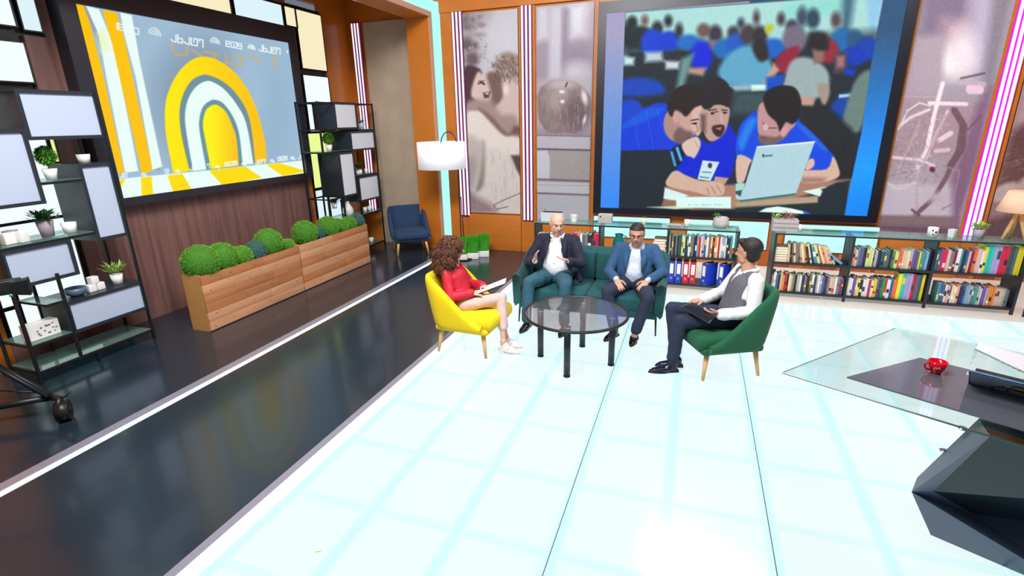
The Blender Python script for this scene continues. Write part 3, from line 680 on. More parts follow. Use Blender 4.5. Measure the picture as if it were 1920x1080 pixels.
P.poly(R_([(715,665),(1240,665),(1240,770),(715,770)]),(186,186,198),1.5); P.line(R_([(715,700),(1240,690)]),1,(150,144,156),1); P.line(R_([(715,778),(1240,778)]),2.2,(92,78,88),1)
P.poly(R_([(715,788),(1240,788),(1240,1080),(715,1080)]),(174,176,188),2)
P.noise(8,6,.5); P.build('print', M_print, t)
# bicycle
t, P = poster('sepia poster of an old bicycle in front of a window', [(1733,-46),(1909,-64),(1795,442),(1650,442)], 2.64, 3.63, 0.58, 4.06, 150, 420, (176,166,182))
T=lambda l:z(1640,100,3,l); V=lambda l:z(1660,0,4.154,l)
P.poly(V([(270,-200),(640,-200),(640,120),(560,300),(230,330)]),(136,120,148),18); P.poly(V([(640,-200),(900,-200),(840,500),(700,640),(560,480),(620,200)]),(196,186,216),20)
P.poly(V([(820,-200),(980,-200),(780,900),(700,880)]),(150,140,156),10); P.poly(V([(430,200),(600,200),(560,460),(440,420)]),(206,170,186),20)
P.ell(1775,125,34,28,(255,250,250),18); P.ell(1800,105,24,40,(248,236,248),16); P.poly(V([(220,330),(440,330),(420,780),(140,780)]),(184,168,184),8)
P.line(V([(130,785),(400,785)]),2,(216,196,214),1.2)
P.poly(T([(150,270),(600,300),(560,560),(100,640)]),(178,152,166),14)
P.poly(T([(60,740),(540,740),(470,960),(20,960)]),(206,200,220),8); P.poly(T([(30,915),(480,905),(470,970),(20,970)]),(140,120,128),3); P.poly(T([(20,965),(480,965),(470,1010),(10,1000)]),(112,86,104),4)
P.poly(T([(480,560),(560,300),(640,200),(560,640),(470,960),(440,980),(430,700)]),(140,106,140),8)
for pts,wd,col in (([(100,480),(140,430),(200,380),(300,335)],6,(236,224,236)),([(300,300),(500,300)],8,(246,234,246)),([(370,190),(330,350),(290,560),(262,610)],9,(252,240,250)),([(400,340),(340,470),(290,600)],5,(236,216,230)),
    ([(430,330),(480,400),(460,560),(400,700),(330,820),(240,905)],9,(128,96,110)),([(440,340),(490,420),(480,540),(420,640)],14,(122,92,108)),([(390,360),(330,500),(240,700),(245,860),(240,905)],4,(200,176,192)),
    ([(80,740),(120,770),(180,765),(240,735)],4,(226,212,224)),([(90,600),(260,610),(330,640)],6,(240,222,236)),([(460,180),(590,190)],12,(200,186,202)),([(470,160),(595,130)],4,(110,92,108)),([(520,220),(570,220)],18,(240,210,235)),
    ([(380,640),(470,660),(440,840),(380,870)],3,(170,140,166)),([(130,700),(250,400)],1.6,(206,190,206)),([(160,700),(290,620)],1.6,(206,190,206)),([(100,700),(260,660)],1.4,(150,130,146)),([(510,440),(580,360)],2.4,(110,90,100)),([(360,500),(420,460)],10,(240,220,238)),([(340,560),(410,550)],8,(232,200,222)),([(220,880),(260,910)],5,(120,90,100))):
    P.line(T(pts),wd*.9,col,1.5)
for cx_, cy_, rx_, ry_, an_ in ((1716,300,46,96,14),):
    ring_=[(cx_+rx_*math.cos(a)*math.cos(math.radians(an_))-ry_*math.sin(a)*math.sin(math.radians(an_)), cy_+rx_*math.cos(a)*math.sin(math.radians(an_))+ry_*math.sin(a)*math.cos(math.radians(an_))) for a in np.linspace(-1.2,2.2,24)]
for k_ in range(16):
    a=k_*PI/8; P.line([(1720,315),(1720+30*math.cos(a),315+62*math.sin(a))],.9,(214,200,214),.9,.6)
P.line([(1690,240),(1700,215),(1722,200),(1742,205)],3,(236,224,236),1.2); P.line([(1662,345),(1680,352),(1700,350),(1716,344)],3,(226,214,226),1.2)
P.ell(1748,320,5,5,(120,30,90),2); P.ell(1722,317,4,5,(232,214,228),1.5); P.ell(1756,370,16,10,(206,188,204),8)
for i in range(110):
    x=rs.uniform(110,440);y=rs.uniform(320,760); P.line(T([(x,y),(x+rs.uniform(-26,26),y+rs.uniform(-30,30))]),1.3,(226,210,224) if i%2 else (138,112,128),1.1,.5)
P.noise(22,8,.45); P.build('print', M_print, t)
# pebbles and brush
t, P = poster('sepia poster of pale pebbles and dark brush at the right edge', [(1933,-60),(2110,-100),(2000,500),(1846,424)], 3.93, 4.95, 0.58, 4.06, 90, 260, (150,116,124))
P.poly([(1925,-60),(2000,-60),(1990,160),(1890,220)],(206,178,184),20); P.poly([(1885,220),(1925,190),(1990,230),(1990,330),(1864,320)],(110,78,84),8)
for i in range(60):
    x=rs.uniform(1870,1960);y=rs.uniform(215,330); P.line([(x,y),(x+rs.uniform(-20,20),y+rs.uniform(-8,10))],1.4,(178,150,150) if i%2 else (84,54,62),1,.6)
P.ell(1880,338,22,20,(196,176,178),4); P.ell(1922,332,26,26,(190,170,166),4); P.ell(1880,366,20,14,(160,136,142),5); P.poly([(1850,385),(1990,385),(1990,470),(1835,450)],(98,70,80),8)
P.noise(14,9,.5); P.build('print', M_print, t)

# ================================================================== ARMCHAIRS AND SOFA
M_oak = mat('pale_oak', (222, 180, 120), 0.4, grain=(20, 20, 2, 0.08))
def shell(W, D, zb, zarm, zback, th, lean, front, n=44, d0=0.30):
    """U-shaped upholstered wall: low at the front, rising to the back; local, facing -Y"""
    mb = MB(); R = min(W, D)*0.26; path = []
    hw, hd = W/2, D/2
    pts = [(-hw, -hd+front)]; pts.append((-hw, hd-R))
    for k in range(1, 9): a = PI+(-PI/2)*k/8; pts.append((-hw+R+R*math.cos(a), hd-R+R*math.sin(a)))
    m = len(pts)
    pts += [(-x, y) for x, y in reversed(pts)]
    P = [Vector((x, y, 0)) for x, y in pts]; L = [0]
    for a, b in zip(P[:-1], P[1:]): L.append(L[-1]+(b-a).length)
    tot = L[-1]
    def at(t):
        s = t*tot
        for i in range(len(L)-1):
            if s <= L[i+1]+1e-9: return P[i].lerp(P[i+1], (s-L[i])/(L[i+1]-L[i]+1e-9))
        return P[-1]
    rings = []
    for i in range(n+1):
        t = i/n; p = at(t); q = (at(min(1, t+.01))-at(max(0, t-.01))).normalized(); nrm = Vector((-q.y, q.x, 0))
        depth = (p.y+hd)/D                                    # 0 front .. 1 back
        u_ = max(0, min(1, (depth-d0)/(0.86-d0))); h = zarm+(zback-zarm)*(u_*u_*(3-2*u_)*.55+u_*.45)
        ln = lean*((h-zarm)/(zback-zarm+1e-6)); cz = [zb, zb+.04, (zb+h)/2, h-.03, h, h-.03, (zb+h)/2, zb+.06]
        out = [0.02, 0.0, 0, 0, th*.5, th, th, th]
        ring = []
        for z_, o in zip(cz, out):
            kk = max(0, (z_-zb)/(h-zb)); e = (p-Vector((0, 0, 0))).normalized()
            pos = p+nrm*(-o)+Vector((0, ln*kk, 0))+Vector((e.x*0.02*kk, 0, 0)); ring.append((pos.x, pos.y, z_))
        rings.append(ring)
    k = len(rings[0]); vs = [v for r in rings for v in r]; fs = []
    for i in range(n):
        for j in range(k): fs.append([i*k+j, (i+1)*k+j, (i+1)*k+(j+1)%k, i*k+(j+1)%k])
    fs.append(list(range(k))[::-1]); fs.append([n*k+j for j in range(k)])
    mb.add(vs, fs, 0, True); return mb
def smooth_mod(o, lv=1):
    m = o.modifiers.new('round', 'SUBSURF'); m.levels = lv; m.render_levels = lv
def armchair(label, loc, face, fabric):
    a = math.atan2(face[1], face[0])+PI/2
    t = thing('armchair', label, 'armchair', (loc[0], loc[1], 0), a, 'retro tub armchairs')
    o = obj('backrest', shell(0.70, 0.66, 0.265, 0.37, 0.845, 0.085, 0.10, 0.07, d0=0.16), fabric, t, True); smooth_mod(o)
    c = MB().obox((0, -0.07, 0.365), (0.60, 0.58, 0.15), bev=0.06); o = obj('seat_cushion', c, fabric, t, True)
    c = MB().obox((0, -0.01, 0.285), (0.62, 0.60, 0.07), bev=0.03); obj('seat_base', c, fabric, t, True)
    for sx in (-1, 1):
        for sy in (-1, 1):
            l = MB().tube([(sx*0.245, sy*0.235, 0.27), (sx*0.285, sy*0.275, 0.0)], [0.026, 0.014], 12); obj('leg', l, M_oak, t, True)
    return t
M_yel = mat('yellow_fabric', (236, 206, 0), 0.85, sheen=0.05, noise=(60, 0.04), bump=(300, 0.15))
M_grn = mat('green_velvet', (10, 92, 60), 0.85, sheen=0.08, noise=(40, 0.05), bump=(300, 0.15))
M_blu = mat('blue_fabric', (30, 58, 96), 0.85, sheen=0.05, noise=(60, 0.05), bump=(300, 0.15))
M_teal = mat('teal_velvet', (8, 78, 84), 0.8, sheen=0.08, noise=(30, 0.06), bump=(300, 0.1))
armchair('bright yellow tub armchair on four pale wooden legs, under the woman in red', (-2.13, 4.78), (0.995, -0.05), M_yel)
armchair('green tub armchair on pale wooden legs, under the man in the grey vest', (0.335, 4.995), (-0.887, -0.46), M_grn)
armchair('empty dark blue tub armchair in front of the beige wall panel', (-4.97, 8.44), (0.62, -0.78), M_blu)

sofa = thing('sofa', 'teal velvet two-seat sofa with thin black legs, under the two men', 'sofa', (-1.07, 5.95, 0))
obj('backrest', shell(1.72, 0.82, 0.20, 0.60, 0.80, 0.10, 0.06, 0.02, n=60), M_teal, sofa, True)
obj('seat_base', MB().obox((0, -0.02, 0.235), (1.60, 0.74, 0.10), bev=0.02), M_teal, sofa, True)
for i, x in enumerate((-0.385, 0.385)): obj('seat_cushion', MB().obox((x, -0.07, 0.345), (0.765, 0.66, 0.17), bev=0.04), M_teal, sofa, True)
for i, x in enumerate((-0.57, -0.19, 0.19, 0.57)): obj('back_cushion', MB().obox((x, 0.285, 0.585), (0.375, 0.14, 0.37), Matrix.Rotation(-0.12, 3, 'X'), bev=0.045), M_teal, sofa, True)
for sx in (-1, 1):
    for sy in (-1, 1): obj('leg', MB().tube([(sx*0.79, sy*0.36, 0.21), (sx*0.80, sy*0.385, 0.0)], [0.012, 0.009], 10), M_black, sofa, True)

# ================================================================== ROUND COFFEE TABLE
ct = thing('coffee_table', 'round glass coffee table with black rim and four black tube legs', 'table', (-0.99, 4.70, 0))
M_smoke = glassmat('smoked_glass', (222, 220, 224), 0.05)
M_tleg = mat('table_leg_lacquer', (46, 56, 66), 0.3, 0.4)
M_chrome = mat('chrome', (220, 225, 230), 0.1, 1.0)
obj('tabletop', MB().lathe([(0, 0.507), (0.495, 0.507), (0.495, 0.517), (0, 0.517)], n=64, smooth=False), M_smoke, ct, True)
obj('rim', MB().lathe([(0.492, 0.500), (0.512, 0.500), (0.515, 0.511), (0.512, 0.522), (0.492, 0.522), (0.492, 0.500)], n=64, caps=False), M_black, ct, True)
for a in (0, 90, 180, 270):
    x, y = 0.36*math.cos(math.radians(a)), 0.36*math.sin(math.radians(a))
    l = obj('leg', MB().lathe([(0.031, 0), (0.031, 0.494)], (x, y, 0), 20), M_tleg, ct, True)
    obj('chrome_cap', MB().lathe([(0.02, 0.492), (0.034, 0.496), (0.034, 0.506)], (x, y, 0), 20), M_chrome, l, True)
    obj('foot_pad', MB().lathe([(0.033, 0.0), (0.033, 0.012)], (x, y, 0), 20), M_black, l, True)

# ================================================================== BOOKCASES
M_case = mat('bookcase_metal', (48, 54, 60), 0.45, 0.4)
M_gtop = glassmat('shelf_glass', (205, 238, 232), 0.14)
YF, YR = 7.385, 7.74
def bookcase(label, xs_, foot_gap=0.05):
    t = thing('bookcase', label, 'bookcase', ((xs_[0]+xs_[-1])/2, YF, 0))
    for i, x in enumerate(xs_):
        s_ = MB()
        if i in (0, len(xs_)-1) or True: s_.box((x-0.012, YF, 0.06), (x+0.012, YR, 0.855))
        s_.box((x-0.014, YF-0.004, 0), (x+0.014, YF+0.026, 0.86)).box((x-0.014, YR-0.022, 0), (x+0.014, YR+0.004, 0.86))
        obj('side_panel', s_, M_case, t)
    for a, b_ in zip(xs_[:-1], xs_[1:]):
        for z_ in (0.07, 0.465): obj('shelf', MB().box((a+0.013, YF, z_-0.016), (b_-0.013, YR, z_+0.012)), M_case, t)
    obj('glass_top', MB().box((xs_[0]-0.012, YF-0.003, 0.862), (xs_[-1]+0.012, YR+0.003, 0.872)), M_gtop, t)
    r = MB()
    for y in (YF+0.006, YR-0.006): r.box((xs_[0], y-0.009, 0.842), (xs_[-1], y+0.009, 0.861))
    obj('top_rail', r, M_case, t)
    return t
UA = [-2.20, -1.23, -0.28, 0.62]; UB = [1.07, 1.95, 2.82, 3.69]
bookcase('low black metal bookcase with glass top behind the sofa', UA)
bookcase('low black metal bookcase with glass top and coloured books at the right', UB)

def cname(c):
    import colorsys
    h, l, s = colorsys.rgb_to_hls(c[0]/255, c[1]/255, c[2]/255)
    if s < 0.16 or l > 0.93: base = 'white' if l > .82 else 'light grey' if l > .6 else 'grey' if l > .35 else 'charcoal'; return base
    hue = h*360
    nm = 'red' if hue < 12 or hue > 345 else 'orange' if hue < 38 else 'yellow' if hue < 66 else 'green' if hue < 155 else 'teal' if hue < 195 else 'blue' if hue < 250 else 'purple' if hue < 290 else 'pink'
    if nm == 'orange' and l > .7: nm = 'tan'
    elif nm == 'orange' and l < .5: nm = 'brown'
    return ('pale ' if l > .68 else 'dark ' if l < .3 else '')+nm
ORD = ['', 'first', 'second', 'third', 'fourth', 'fifth', 'sixth', 'seventh', 'eighth', 'ninth', 'tenth', '11th', '12th', '13th', '14th', '15th', '16th', '17th', '18th', '19th', '20th', '21st', '22nd', '23rd', '24th', '25th', '26th', '27th', '28th', '29th', '30th', '31st', '32nd', '33rd', '34th', '35th', '36th']
M_page = mat('paper_edge', (236, 226, 205), 0.8)
def bmat(c, k=0):
    return mat('cover_%d_%d_%d' % tuple(int(v) for v in c), c, 0.5)
def add_book(x, y, z, w, d, h, col, label, group, tilt=0.0, band=None, flat=False):
    """upright book: spine and covers, page block set in, a title band on the spine"""
    mb = MB(); t = 0.0028
    mb.box((0, 0, 0), (w, 0.004, h)).box((0, 0.004, 0), (t, d, h)).box((w-t, 0.004, 0), (w, d, h))
    mb.box((t, 0.004, 0.004), (w-t, d-0.004, h-0.005), 1)
    if band is not None: b0 = random.uniform(.12, .6); mb.box((w*.1, -0.0012, h*b0), (w*.9, 0.0, h*(b0+random.uniform(.08, .3))), 2)
    ms = [bmat(col), M_page]+([bmat(band)] if band is not None else [])
    o = put('book', mb.mesh('book', ms), None, (x, y, z))
    if flat: o.rotation_euler = (0, -PI/2, 0); o.rotation_euler = (0, PI/2, 0)
    if tilt: o.rotation_euler = (0, tilt, 0)
    tag(o, label, 'book', group); return o
def row(x0, x1, z, cols, hmean, where, group, tilt0=None, y=None, hs=None, jitter=0.035):
    n = len(cols); W = (x1-x0)/n; x = x0
    rs_ = random.Random(sum(map(ord, where)))
    ws = [rs_.uniform(0.7, 1.3) for _ in cols]; sc = (x1-x0)/sum(ws)
    for i, c in enumerate(cols):
        w_ = ws[i]*sc-0.0016; h = (hs[i] if hs else hmean*rs_.uniform(1-jitter*2.5, 1+jitter*2.5)); h = min(h, 0.345)
        tl = 0
        if tilt0: tl = tilt0[i]
        band = None
        if rs_.random() < .6: band = rs_.choice([(240,240,236), (30,36,60), (200,40,50), (230,200,90), (60,70,80)])
        add_book(x, (y if y else YF+0.03)+rs_.uniform(0, 0.02), z, w_, rs_.uniform(0.15, 0.21), h, c, '%s book, %s from left, %s' % (cname(c), ORD[i+1], where), group, tl, band)
        x += ws[i]*sc
ZL, ZU = 0.082, 0.477
W='white'; 
def pal(s):
    D={'w':(232,232,226),'k':(40,42,46),'g':(120,122,124),'l':(176,178,176),'n':(34,44,84),'b':(56,92,160),'s':(130,170,205),'t':(70,150,150),'T':(44,196,186),'r':(190,44,48),'R':(214,30,70),'m':(196,30,120),'M':(130,30,80),'p':(110,84,150),'v':(170,160,214),
       'o':(226,140,60),'O':(232,110,60),'y':(238,228,60),'Y':(214,206,30),'c':(232,216,170),'C':(206,184,150),'B':(140,104,76),'e':(196,226,150),'E':(90,140,60),'d':(44,90,80),'G':(40,150,80),'f':(236,160,150),'F':(226,180,176),'x':(84,98,120)}
    return [D[c] for c in s]
# right bookcase
g='books on the right bookcase'
tl=[0]*0
row(1.24,1.80,ZU,pal('CkBcgBlcokcntcBcoFcC'),0.235,'upper left shelf of the right bookcase',g,[-0.06-0.02*i for i in range(20)])
for i,c in enumerate(pal('CFBCcB')):
    mb=MB().box((0,0,0),(0.15,0.2,0.032)).box((0.004,-0.001,0.004),(0.146,0.0,0.028),1)
    o=put('book',mb.mesh('book',[bmat(c),M_page]),None,(1.085,YF+0.03,ZU+0.0335*i)); tag(o,'flat lying %s paperback, %s from the bottom of the stack on the right bookcase'%(cname(c),ORD[i+1]),'book',g)
o=add_book(1.885,YF+0.03,ZU+0.004,0.03,0.2,0.2,(120,150,200),'pale blue book leaning almost flat at the end of the upper left shelf',g,-0.95)
o.location=(1.86,YF+0.03,ZU+0.006)
row(1.09,1.93,ZL,pal('lwbnCorkcCgklwngkBwnlwspngFCwtmx'),0.225,'lower left shelf of the right bookcase',g)
row(1.975,2.80,ZU,pal('fFtpkeecBlndxxkEeOOFcclpxyttsn'),0.225,'upper middle shelf of the right bookcase',g)
row(1.975,2.44,ZL,pal('wwpFykwwmcYpdGRw'),0.235,'lower middle shelf of right bookcase, left half',g)
row(2.44,2.79,ZL,pal('bOyTvvRxdY'),0.33,'lower middle shelf of right bookcase, right half',g,hs=[.25,.23,.33,.34,.34,.34,.335,.33,.33,.335])
row(2.845,3.24,ZU,pal('txmRFgMwtnbFMO'),0.265,'upper right shelf of right bookcase, left half',g)
row(3.24,3.67,ZU,pal('FwyTTvvRRdxYY'),0.33,'upper right shelf of right bookcase, right half',g,hs=[.29,.27,.32,.34,.34,.34,.34,.335,.335,.33,.32,.335,.335])
row(2.93,3.64,ZL,pal('tbxwFpcwfnbssFttlwpvoooFFClgx'),0.22,'lower right shelf of the right bookcase',g)
# left bookcase
g='books on the bookcase behind the sofa'
row(-0.262,0.56,ZU,pal('lkgkgkddeekbwxgknsRwlbwBckowrwlswnkttkd'[:36]),0.29,'upper shelf right of the sofa',g,jitter=.02)
row(-1.62,-1.245,ZU,pal('mOwxgkkRR'),0.25,'upper shelf behind the sofa',g)
row(-2.18,-1.66,ZU,pal('BCFwkgtnrc'),0.22,'upper shelf behind the bald man',g)
for i,c in enumerate(pal('BCFBCB')):
    mb=MB().box((0,0,0),(0.17,0.21,0.036)).box((0.004,-0.001,0.004),(0.166,0.0,0.032),1)
    o=put('book',mb.mesh('book',[bmat(c),M_page]),None,(-0.475+0.01*(i%2),YF+0.03,ZU+0.0375*i)); tag(o,'flat lying %s book, %s from the bottom of the stack behind the blue blazer'%(cname(c),ORD[i+1]),'book',g)
# ring binders
def binder(x, col, name, label, rot=0.0, w=0.078, d=0.28, yy=YF+0.02):
    t = thing('ring_binder', label, 'binder', (x, yy, ZL), rot, 'ring binders on the lower shelf')
    mm = mat(name, col, 0.4)
    c = MB().box((0, 0, 0), (w, 0.004, 0.315)).box((0, 0.004, 0), (0.004, d, 0.315)).box((w-0.004, 0.004, 0), (w, d, 0.315)); c.box((0.006, 0.008, 0.005), (w-0.006, d-0.02, 0.30), 1)
    obj('cover', c, [mm, M_page], t, True)
    obj('spine_label', MB().box((w*.2, -0.0015, 0.135), (w*.8, 0, 0.28)), mat('label_white', (240, 240, 244), 0.6), t, True)
    obj('finger_ring', MB().tube([(w/2+0.013*math.cos(a), -0.001, 0.07+0.013*math.sin(a)) for a in np.linspace(0, 2*PI, 14)], 0.0035, 6, caps=False), M_chrome, t, True)
BL_=(24,60,190); RD=(196,16,44)
for x, c, n_, l_ in ((-0.24,BL_,'binder_blue','blue ring binder with white spine label, leftmost on the lower shelf'),(-0.145,BL_,'binder_blue','blue ring binder next to the red ones, second from the left'),(-0.05,RD,'binder_red','red ring binder beside the blue pair, left one of the two reds'),(0.045,RD,'binder_red','red ring binder, right one of the two reds on the lower shelf')): binder(x, c, n_, l_)
binder(0.20, BL_, 'binder_blue', 'blue ring binder turned to show its broad side, middle of the lower shelf', -0.75, d=0.22)
binder(0.42, BL_, 'binder_blue', 'blue ring binder turned sideways with its label low, right end of the lower shelf', -0.6, d=0.18)
# teal jug
t = thing('jug', 'teal glazed jug with a handle on the bookcase behind the sofa', 'jug', (-0.97, YF+0.14, ZU))
M_jug = mat('teal_glaze', (10, 110, 112), 0.15)
obj('jug_body', MB().lathe([(0.045,0),(0.075,0.03),(0.088,0.09),(0.08,0.15),(0.055,0.20),(0.05,0.225),(0.062,0.245),(0.056,0.245),(0.046,0.225)], n=28), M_jug, t, True)
obj('handle', MB().tube([(0.05,0,0.225),(0.10,0,0.22),(0.115,0,0.16),(0.08,0,0.10)], 0.008, 8), M_jug, t, True)

# ================================================================== SMALL THINGS ON TOP OF THE BOOKCASES
ZT = 0.873
M_white = mat('white_ceramic', (236, 236, 238), 0.35)
M_conc = mat('light_concrete', (186, 180, 182), 0.8, noise=(30, 0.08), bump=(80, 0.3))
M_leaf = mat('leaf_green', (92, 160, 50), 0.5, noise=(20, 0.25)); M_leafd = mat('leaf_dark', (30, 84, 36), 0.5, noise=(20, 0.25)); M_leafl = mat('leaf_light', (170, 206, 96), 0.5, noise=(20, 0.2))
M_soil = mat('soil', (50, 38, 30), 0.9)
def leaf(mb, p, d, l, w, up=Vector((0,0,1)), mi=0, curve=0.15):
    d = Vector(d).normalized(); s_ = d.cross(up); s_ = s_.normalized() if s_.length > 1e-4 else Vector((1,0,0)); n_ = s_.cross(d); p = Vector(p)
    a = p+d*l*.45+n_*l*curve*.6; b_ = p+d*l
    mb.add([p, a-s_*w/2, a+s_*w/2, b_-n_*l*curve*.3, a-n_*w*.2], [(0,1,4),(0,4,2),(1,3,4),(4,3,2)], mi, True)
def foliage(n, c, r, l, w, seed, up=0.3, spread=1.0):
    rs_ = random.Random(seed); mb = MB()
    for i in range(n):
        a = rs_.uniform(0, 2*PI); e = rs_.uniform(-0.2, 1.0); d = Vector((math.cos(a)*spread, math.sin(a)*spread, e+up)).normalized()
        q = Vector(c)+d*r*rs_.uniform(0.2, 1.0); leaf(mb, q, (d+Vector((rs_.uniform(-.5,.5), rs_.uniform(-.5,.5), rs_.uniform(-.3,.5)))), l*rs_.uniform(.7,1.2), w)
    return mb
def cup(label, c, r, h, m=None, cat='cup', hex_=24, taper=0.78):
    t = thing('cup', label, cat, c); m = m or M_white
    obj('cup_body', MB().lathe([(r*taper, 0), (r, h), (r-0.006, h), (r*taper-0.006, 0.008), (0, 0.008)], n=hex_, smooth=hex_ > 12), m, t, True); return t
def potplant(label, c, r, h, pm, lm, n, R, l, w, seed, name='potted_plant', up=.3, spread=1.0, square=False, cat='plant'):
    t = thing(name, label, cat, c)
    obj('pot', MB().lathe([(r*.72, 0), (r, h), (r*.9, h), (r*.88, h*.86), (0, h*.86)], n=4 if square else 20, smooth=not square), pm, t, True)
    obj('foliage', foliage(n, (0, 0, h), R, l, w, seed, up, spread), lm, t, True); return t
yc = YF+0.17
def X_(px, py=0, Y=yc): return ony(px, py, Y).x
# planter trough left
t = thing('planter_box', 'white frosted planter box on the left end of the bookcase top', 'planter', (X_(1037,408), yc, ZT)); obj('box', MB().box((-0.17,-0.07,0),(0.17,0.07,0.13)).box((-0.155,-0.055,0.131),(0.155,0.055,0.132),1), [mat('frosted_white',(206,216,226),0.3),M_soil], t, True)
obj('sprig', foliage(14,(-.13,0,.13),.03,.05,.015,3), mat('pale_sprig',(210,200,205),.6), t, True)
cup('white paper-like faceted cup standing behind the bald man', (X_(1076,410), yc, ZT), 0.055, 0.10, hex_=8)
t = thing('planter_box', 'grey white stone block planter standing above the teal jug', 'planter', (X_(1135,410), yc, ZT)); obj('box', MB().obox((0,0,0.065),(0.20,0.13,0.13),bev=0.008), M_conc, t, True); obj('figure', MB().ball((-0.06,-0.067,0.10),(0.012,0.004,0.012)), M_black, t, True)
potplant('small white cup with a green patch behind the man in the blue blazer', (X_(1207,418), yc, ZT), 0.045, 0.085, mat('cream_cup',(226,226,206),.4), M_leaf, 14, .02, .03, .012, 5)
t = thing('stone_cluster', 'low cluster of grey stones on the glass top', 'ornament', (X_(1263,426), yc-.05, ZT))
for k_ in range(5): obj('stone', MB().ball((-0.08+k_*.04,0.01*(k_%2),0.016),(0.022,0.02,0.017),10,6), M_conc, t, True)
cup('white mug standing right of the grey stones', (X_(1288,424), yc, ZT), 0.042, 0.09, taper=.95)
t = potplant('round ribbed grey pot with small green sprig above the binders', (X_(1351,422), yc, ZT), 0.10, 0.13, M_conc, M_leaf, 4, .02, .03, .012, 6)
bpy.data.objects[t.children[0].name].data = MB().lathe([(0.075,0),(0.105,0.03),(0.108,0.08),(0.085,0.10),(0.078,0.105),(0.08,0.145),(0.07,0.145),(0.06,0.12),(0,0.12)], n=26).mesh('pot',[M_conc])
obj('sprig', foliage(26,(-.06,0,.15),.03,.05,.02,9), M_leaf, t, True)
t = thing('planter_box', 'large white crate planter with mixed succulents on the right bookcase', 'planter', (X_(1470,428), yc, ZT))
bx = MB().box((-0.15,-0.09,0),(0.15,0.09,0.15))
obj('box', bx, M_conc, t, True)
obj('slat', MB().box((-0.155,-0.095,0.045),(0.155,-0.09,0.055)).box((-0.155,-0.095,0.10),(0.155,-0.09,0.11)), mat('slat_grey',(150,146,150),.7), t, True)
obj('foliage', foliage(60,(0.04,0,.15),.09,.05,.02,12), mat('dusty_pink_leaf',(176,120,110),.6), t, True); obj('sprig', foliage(40,(-.11,0,.16),.045,.05,.022,13), M_leafl, t, True)
cup('small white goblet cup right of the crate planter', (X_(1497,434), yc-.04, ZT), 0.04, 0.085, taper=.6)
t = cup('white square mug with a black spot pattern on the right bookcase', (X_(1747,443), yc, ZT), 0.055, 0.11, taper=.96)
obj('spots', MB().ball((-.02,-.055,.08),(.008,.003,.012),8,6).ball((.015,-.054,.06),(.01,.003,.012),8,6).ball((-.01,-.055,.03),(.008,.003,.008),8,6), M_black, t, True)
cup('white square tapered cup left of the small plant', (X_(1783,447), yc, ZT), 0.05, 0.095, hex_=4)
potplant('grey pot with a spreading light green plant beside the tripod lamp', (X_(1831,450), yc, ZT), 0.06, 0.11, mat('mauve_pot',(176,168,186),.5), M_leafl, 90, .07, .06, .022, 21)
# tripod table lamp
lx = ony(1896, 452, yc).x
t = thing('table_lamp', 'tripod table lamp with pale wooden legs and beige conical shade', 'lamp', (lx, yc, ZT))
for a in (200, 320, 80):
    x, y = math.cos(math.radians(a)), math.sin(math.radians(a)); obj('leg', MB().tube([(x*.12,y*.12,0.0),(x*.02,y*.02,0.30)], [0.018,0.024], 8), M_oak, t, True)
obj('stem', MB().tube([(0,0,.26),(0,0,.36)],.012), M_chrome, t, True)
obj('lamp_shade', MB().lathe([(0.21,0.33),(0.14,0.56)], n=36), mat('linen_shade',(226,186,160),.8,emit=(236,176,140),es=.35), t, True)

# ================================================================== PLANTERS WITH BUSHES
M_plank = mat('planter_timber', (205, 150, 112), 0.6, grain=(6, 1.2, 14, 0.16)); M_plank2 = mat('planter_timber_dark', (182, 120, 76), 0.6, grain=(6, 1.0, 14, 0.2)); M_ply = mat('planter_plywood', (196, 142, 80), 0.6, grain=(3, 3, 1, 0.08))
M_knot = mat('timber_knot', (66, 36, 24), 0.7)
def planter(y0, y1, label):
    x0, x1, H_ = -5.56, -5.27, 0.69
    t = thing('planter_trough', label, 'planter', ((x0+x1)/2, (y0+y1)/2, 0), 0, 'timber planter troughs')
    rs_ = random.Random(int(y0*10)); nrow = 6; hh = (H_-0.02)/nrow
    for r in range(nrow):
        cuts = [y0]+sorted(y0+(y1-y0)*rs_.uniform(.2, .8) for _ in range(1 if r % 2 else 0))+[y1]
        for a, b_ in zip(cuts[:-1], cuts[1:]):
            o = obj('plank', MB().obox((x1-0.01, (a+b_)/2, 0.01+hh*(r+.5)), (0.022, b_-a-0.002, hh-0.0018), bev=0.0008), M_plank2 if rs_.random() < .3 else M_plank, t)
            kn = MB()
            for _ in range(int((b_-a)*3.4)): kn.ball((x1+0.001, rs_.uniform(a+.03, b_-.03), 0.01+hh*(r+rs_.uniform(.2,.8))), (0.002, rs_.uniform(.005,.010), rs_.uniform(.004,.008)), 8, 4)
            if len(kn.v): obj('knot', kn, M_knot, o)
    obj('end_board', MB().box((x0, y0, 0), (x1-0.022, y0+0.02, H_)), M_ply, t); obj('end_board', MB().box((x0, y1-0.02, 0), (x1-0.022, y1, H_)), M_ply, t)
    obj('back_board', MB().box((x0, y0+0.02, 0), (x0+0.02, y1-0.02, H_)), M_ply, t)
    obj('soil', MB().box((x0+0.021, y0+0.021, H_-0.10), (x1-0.023, y1-0.021, H_-0.05)), M_soil, t)
    return t
planter(4.23, 5.85, 'long pale timber planter trough, the nearer one, full of round bushes')
planter(5.87, 7.55, 'long pale timber planter trough, the farther one beside the open shelf')
M_b1 = mat('bush_green', (122, 186, 48), 0.6, noise=(25, 0.3)); M_b2 = mat('bush_teal', (84, 134, 128), 0.6, noise=(25, 0.25)); M_b1c = mat('bush_core', (58, 120, 26), 0.8); M_b2c = mat('bush_core_teal', (48, 88, 84), 0.8)
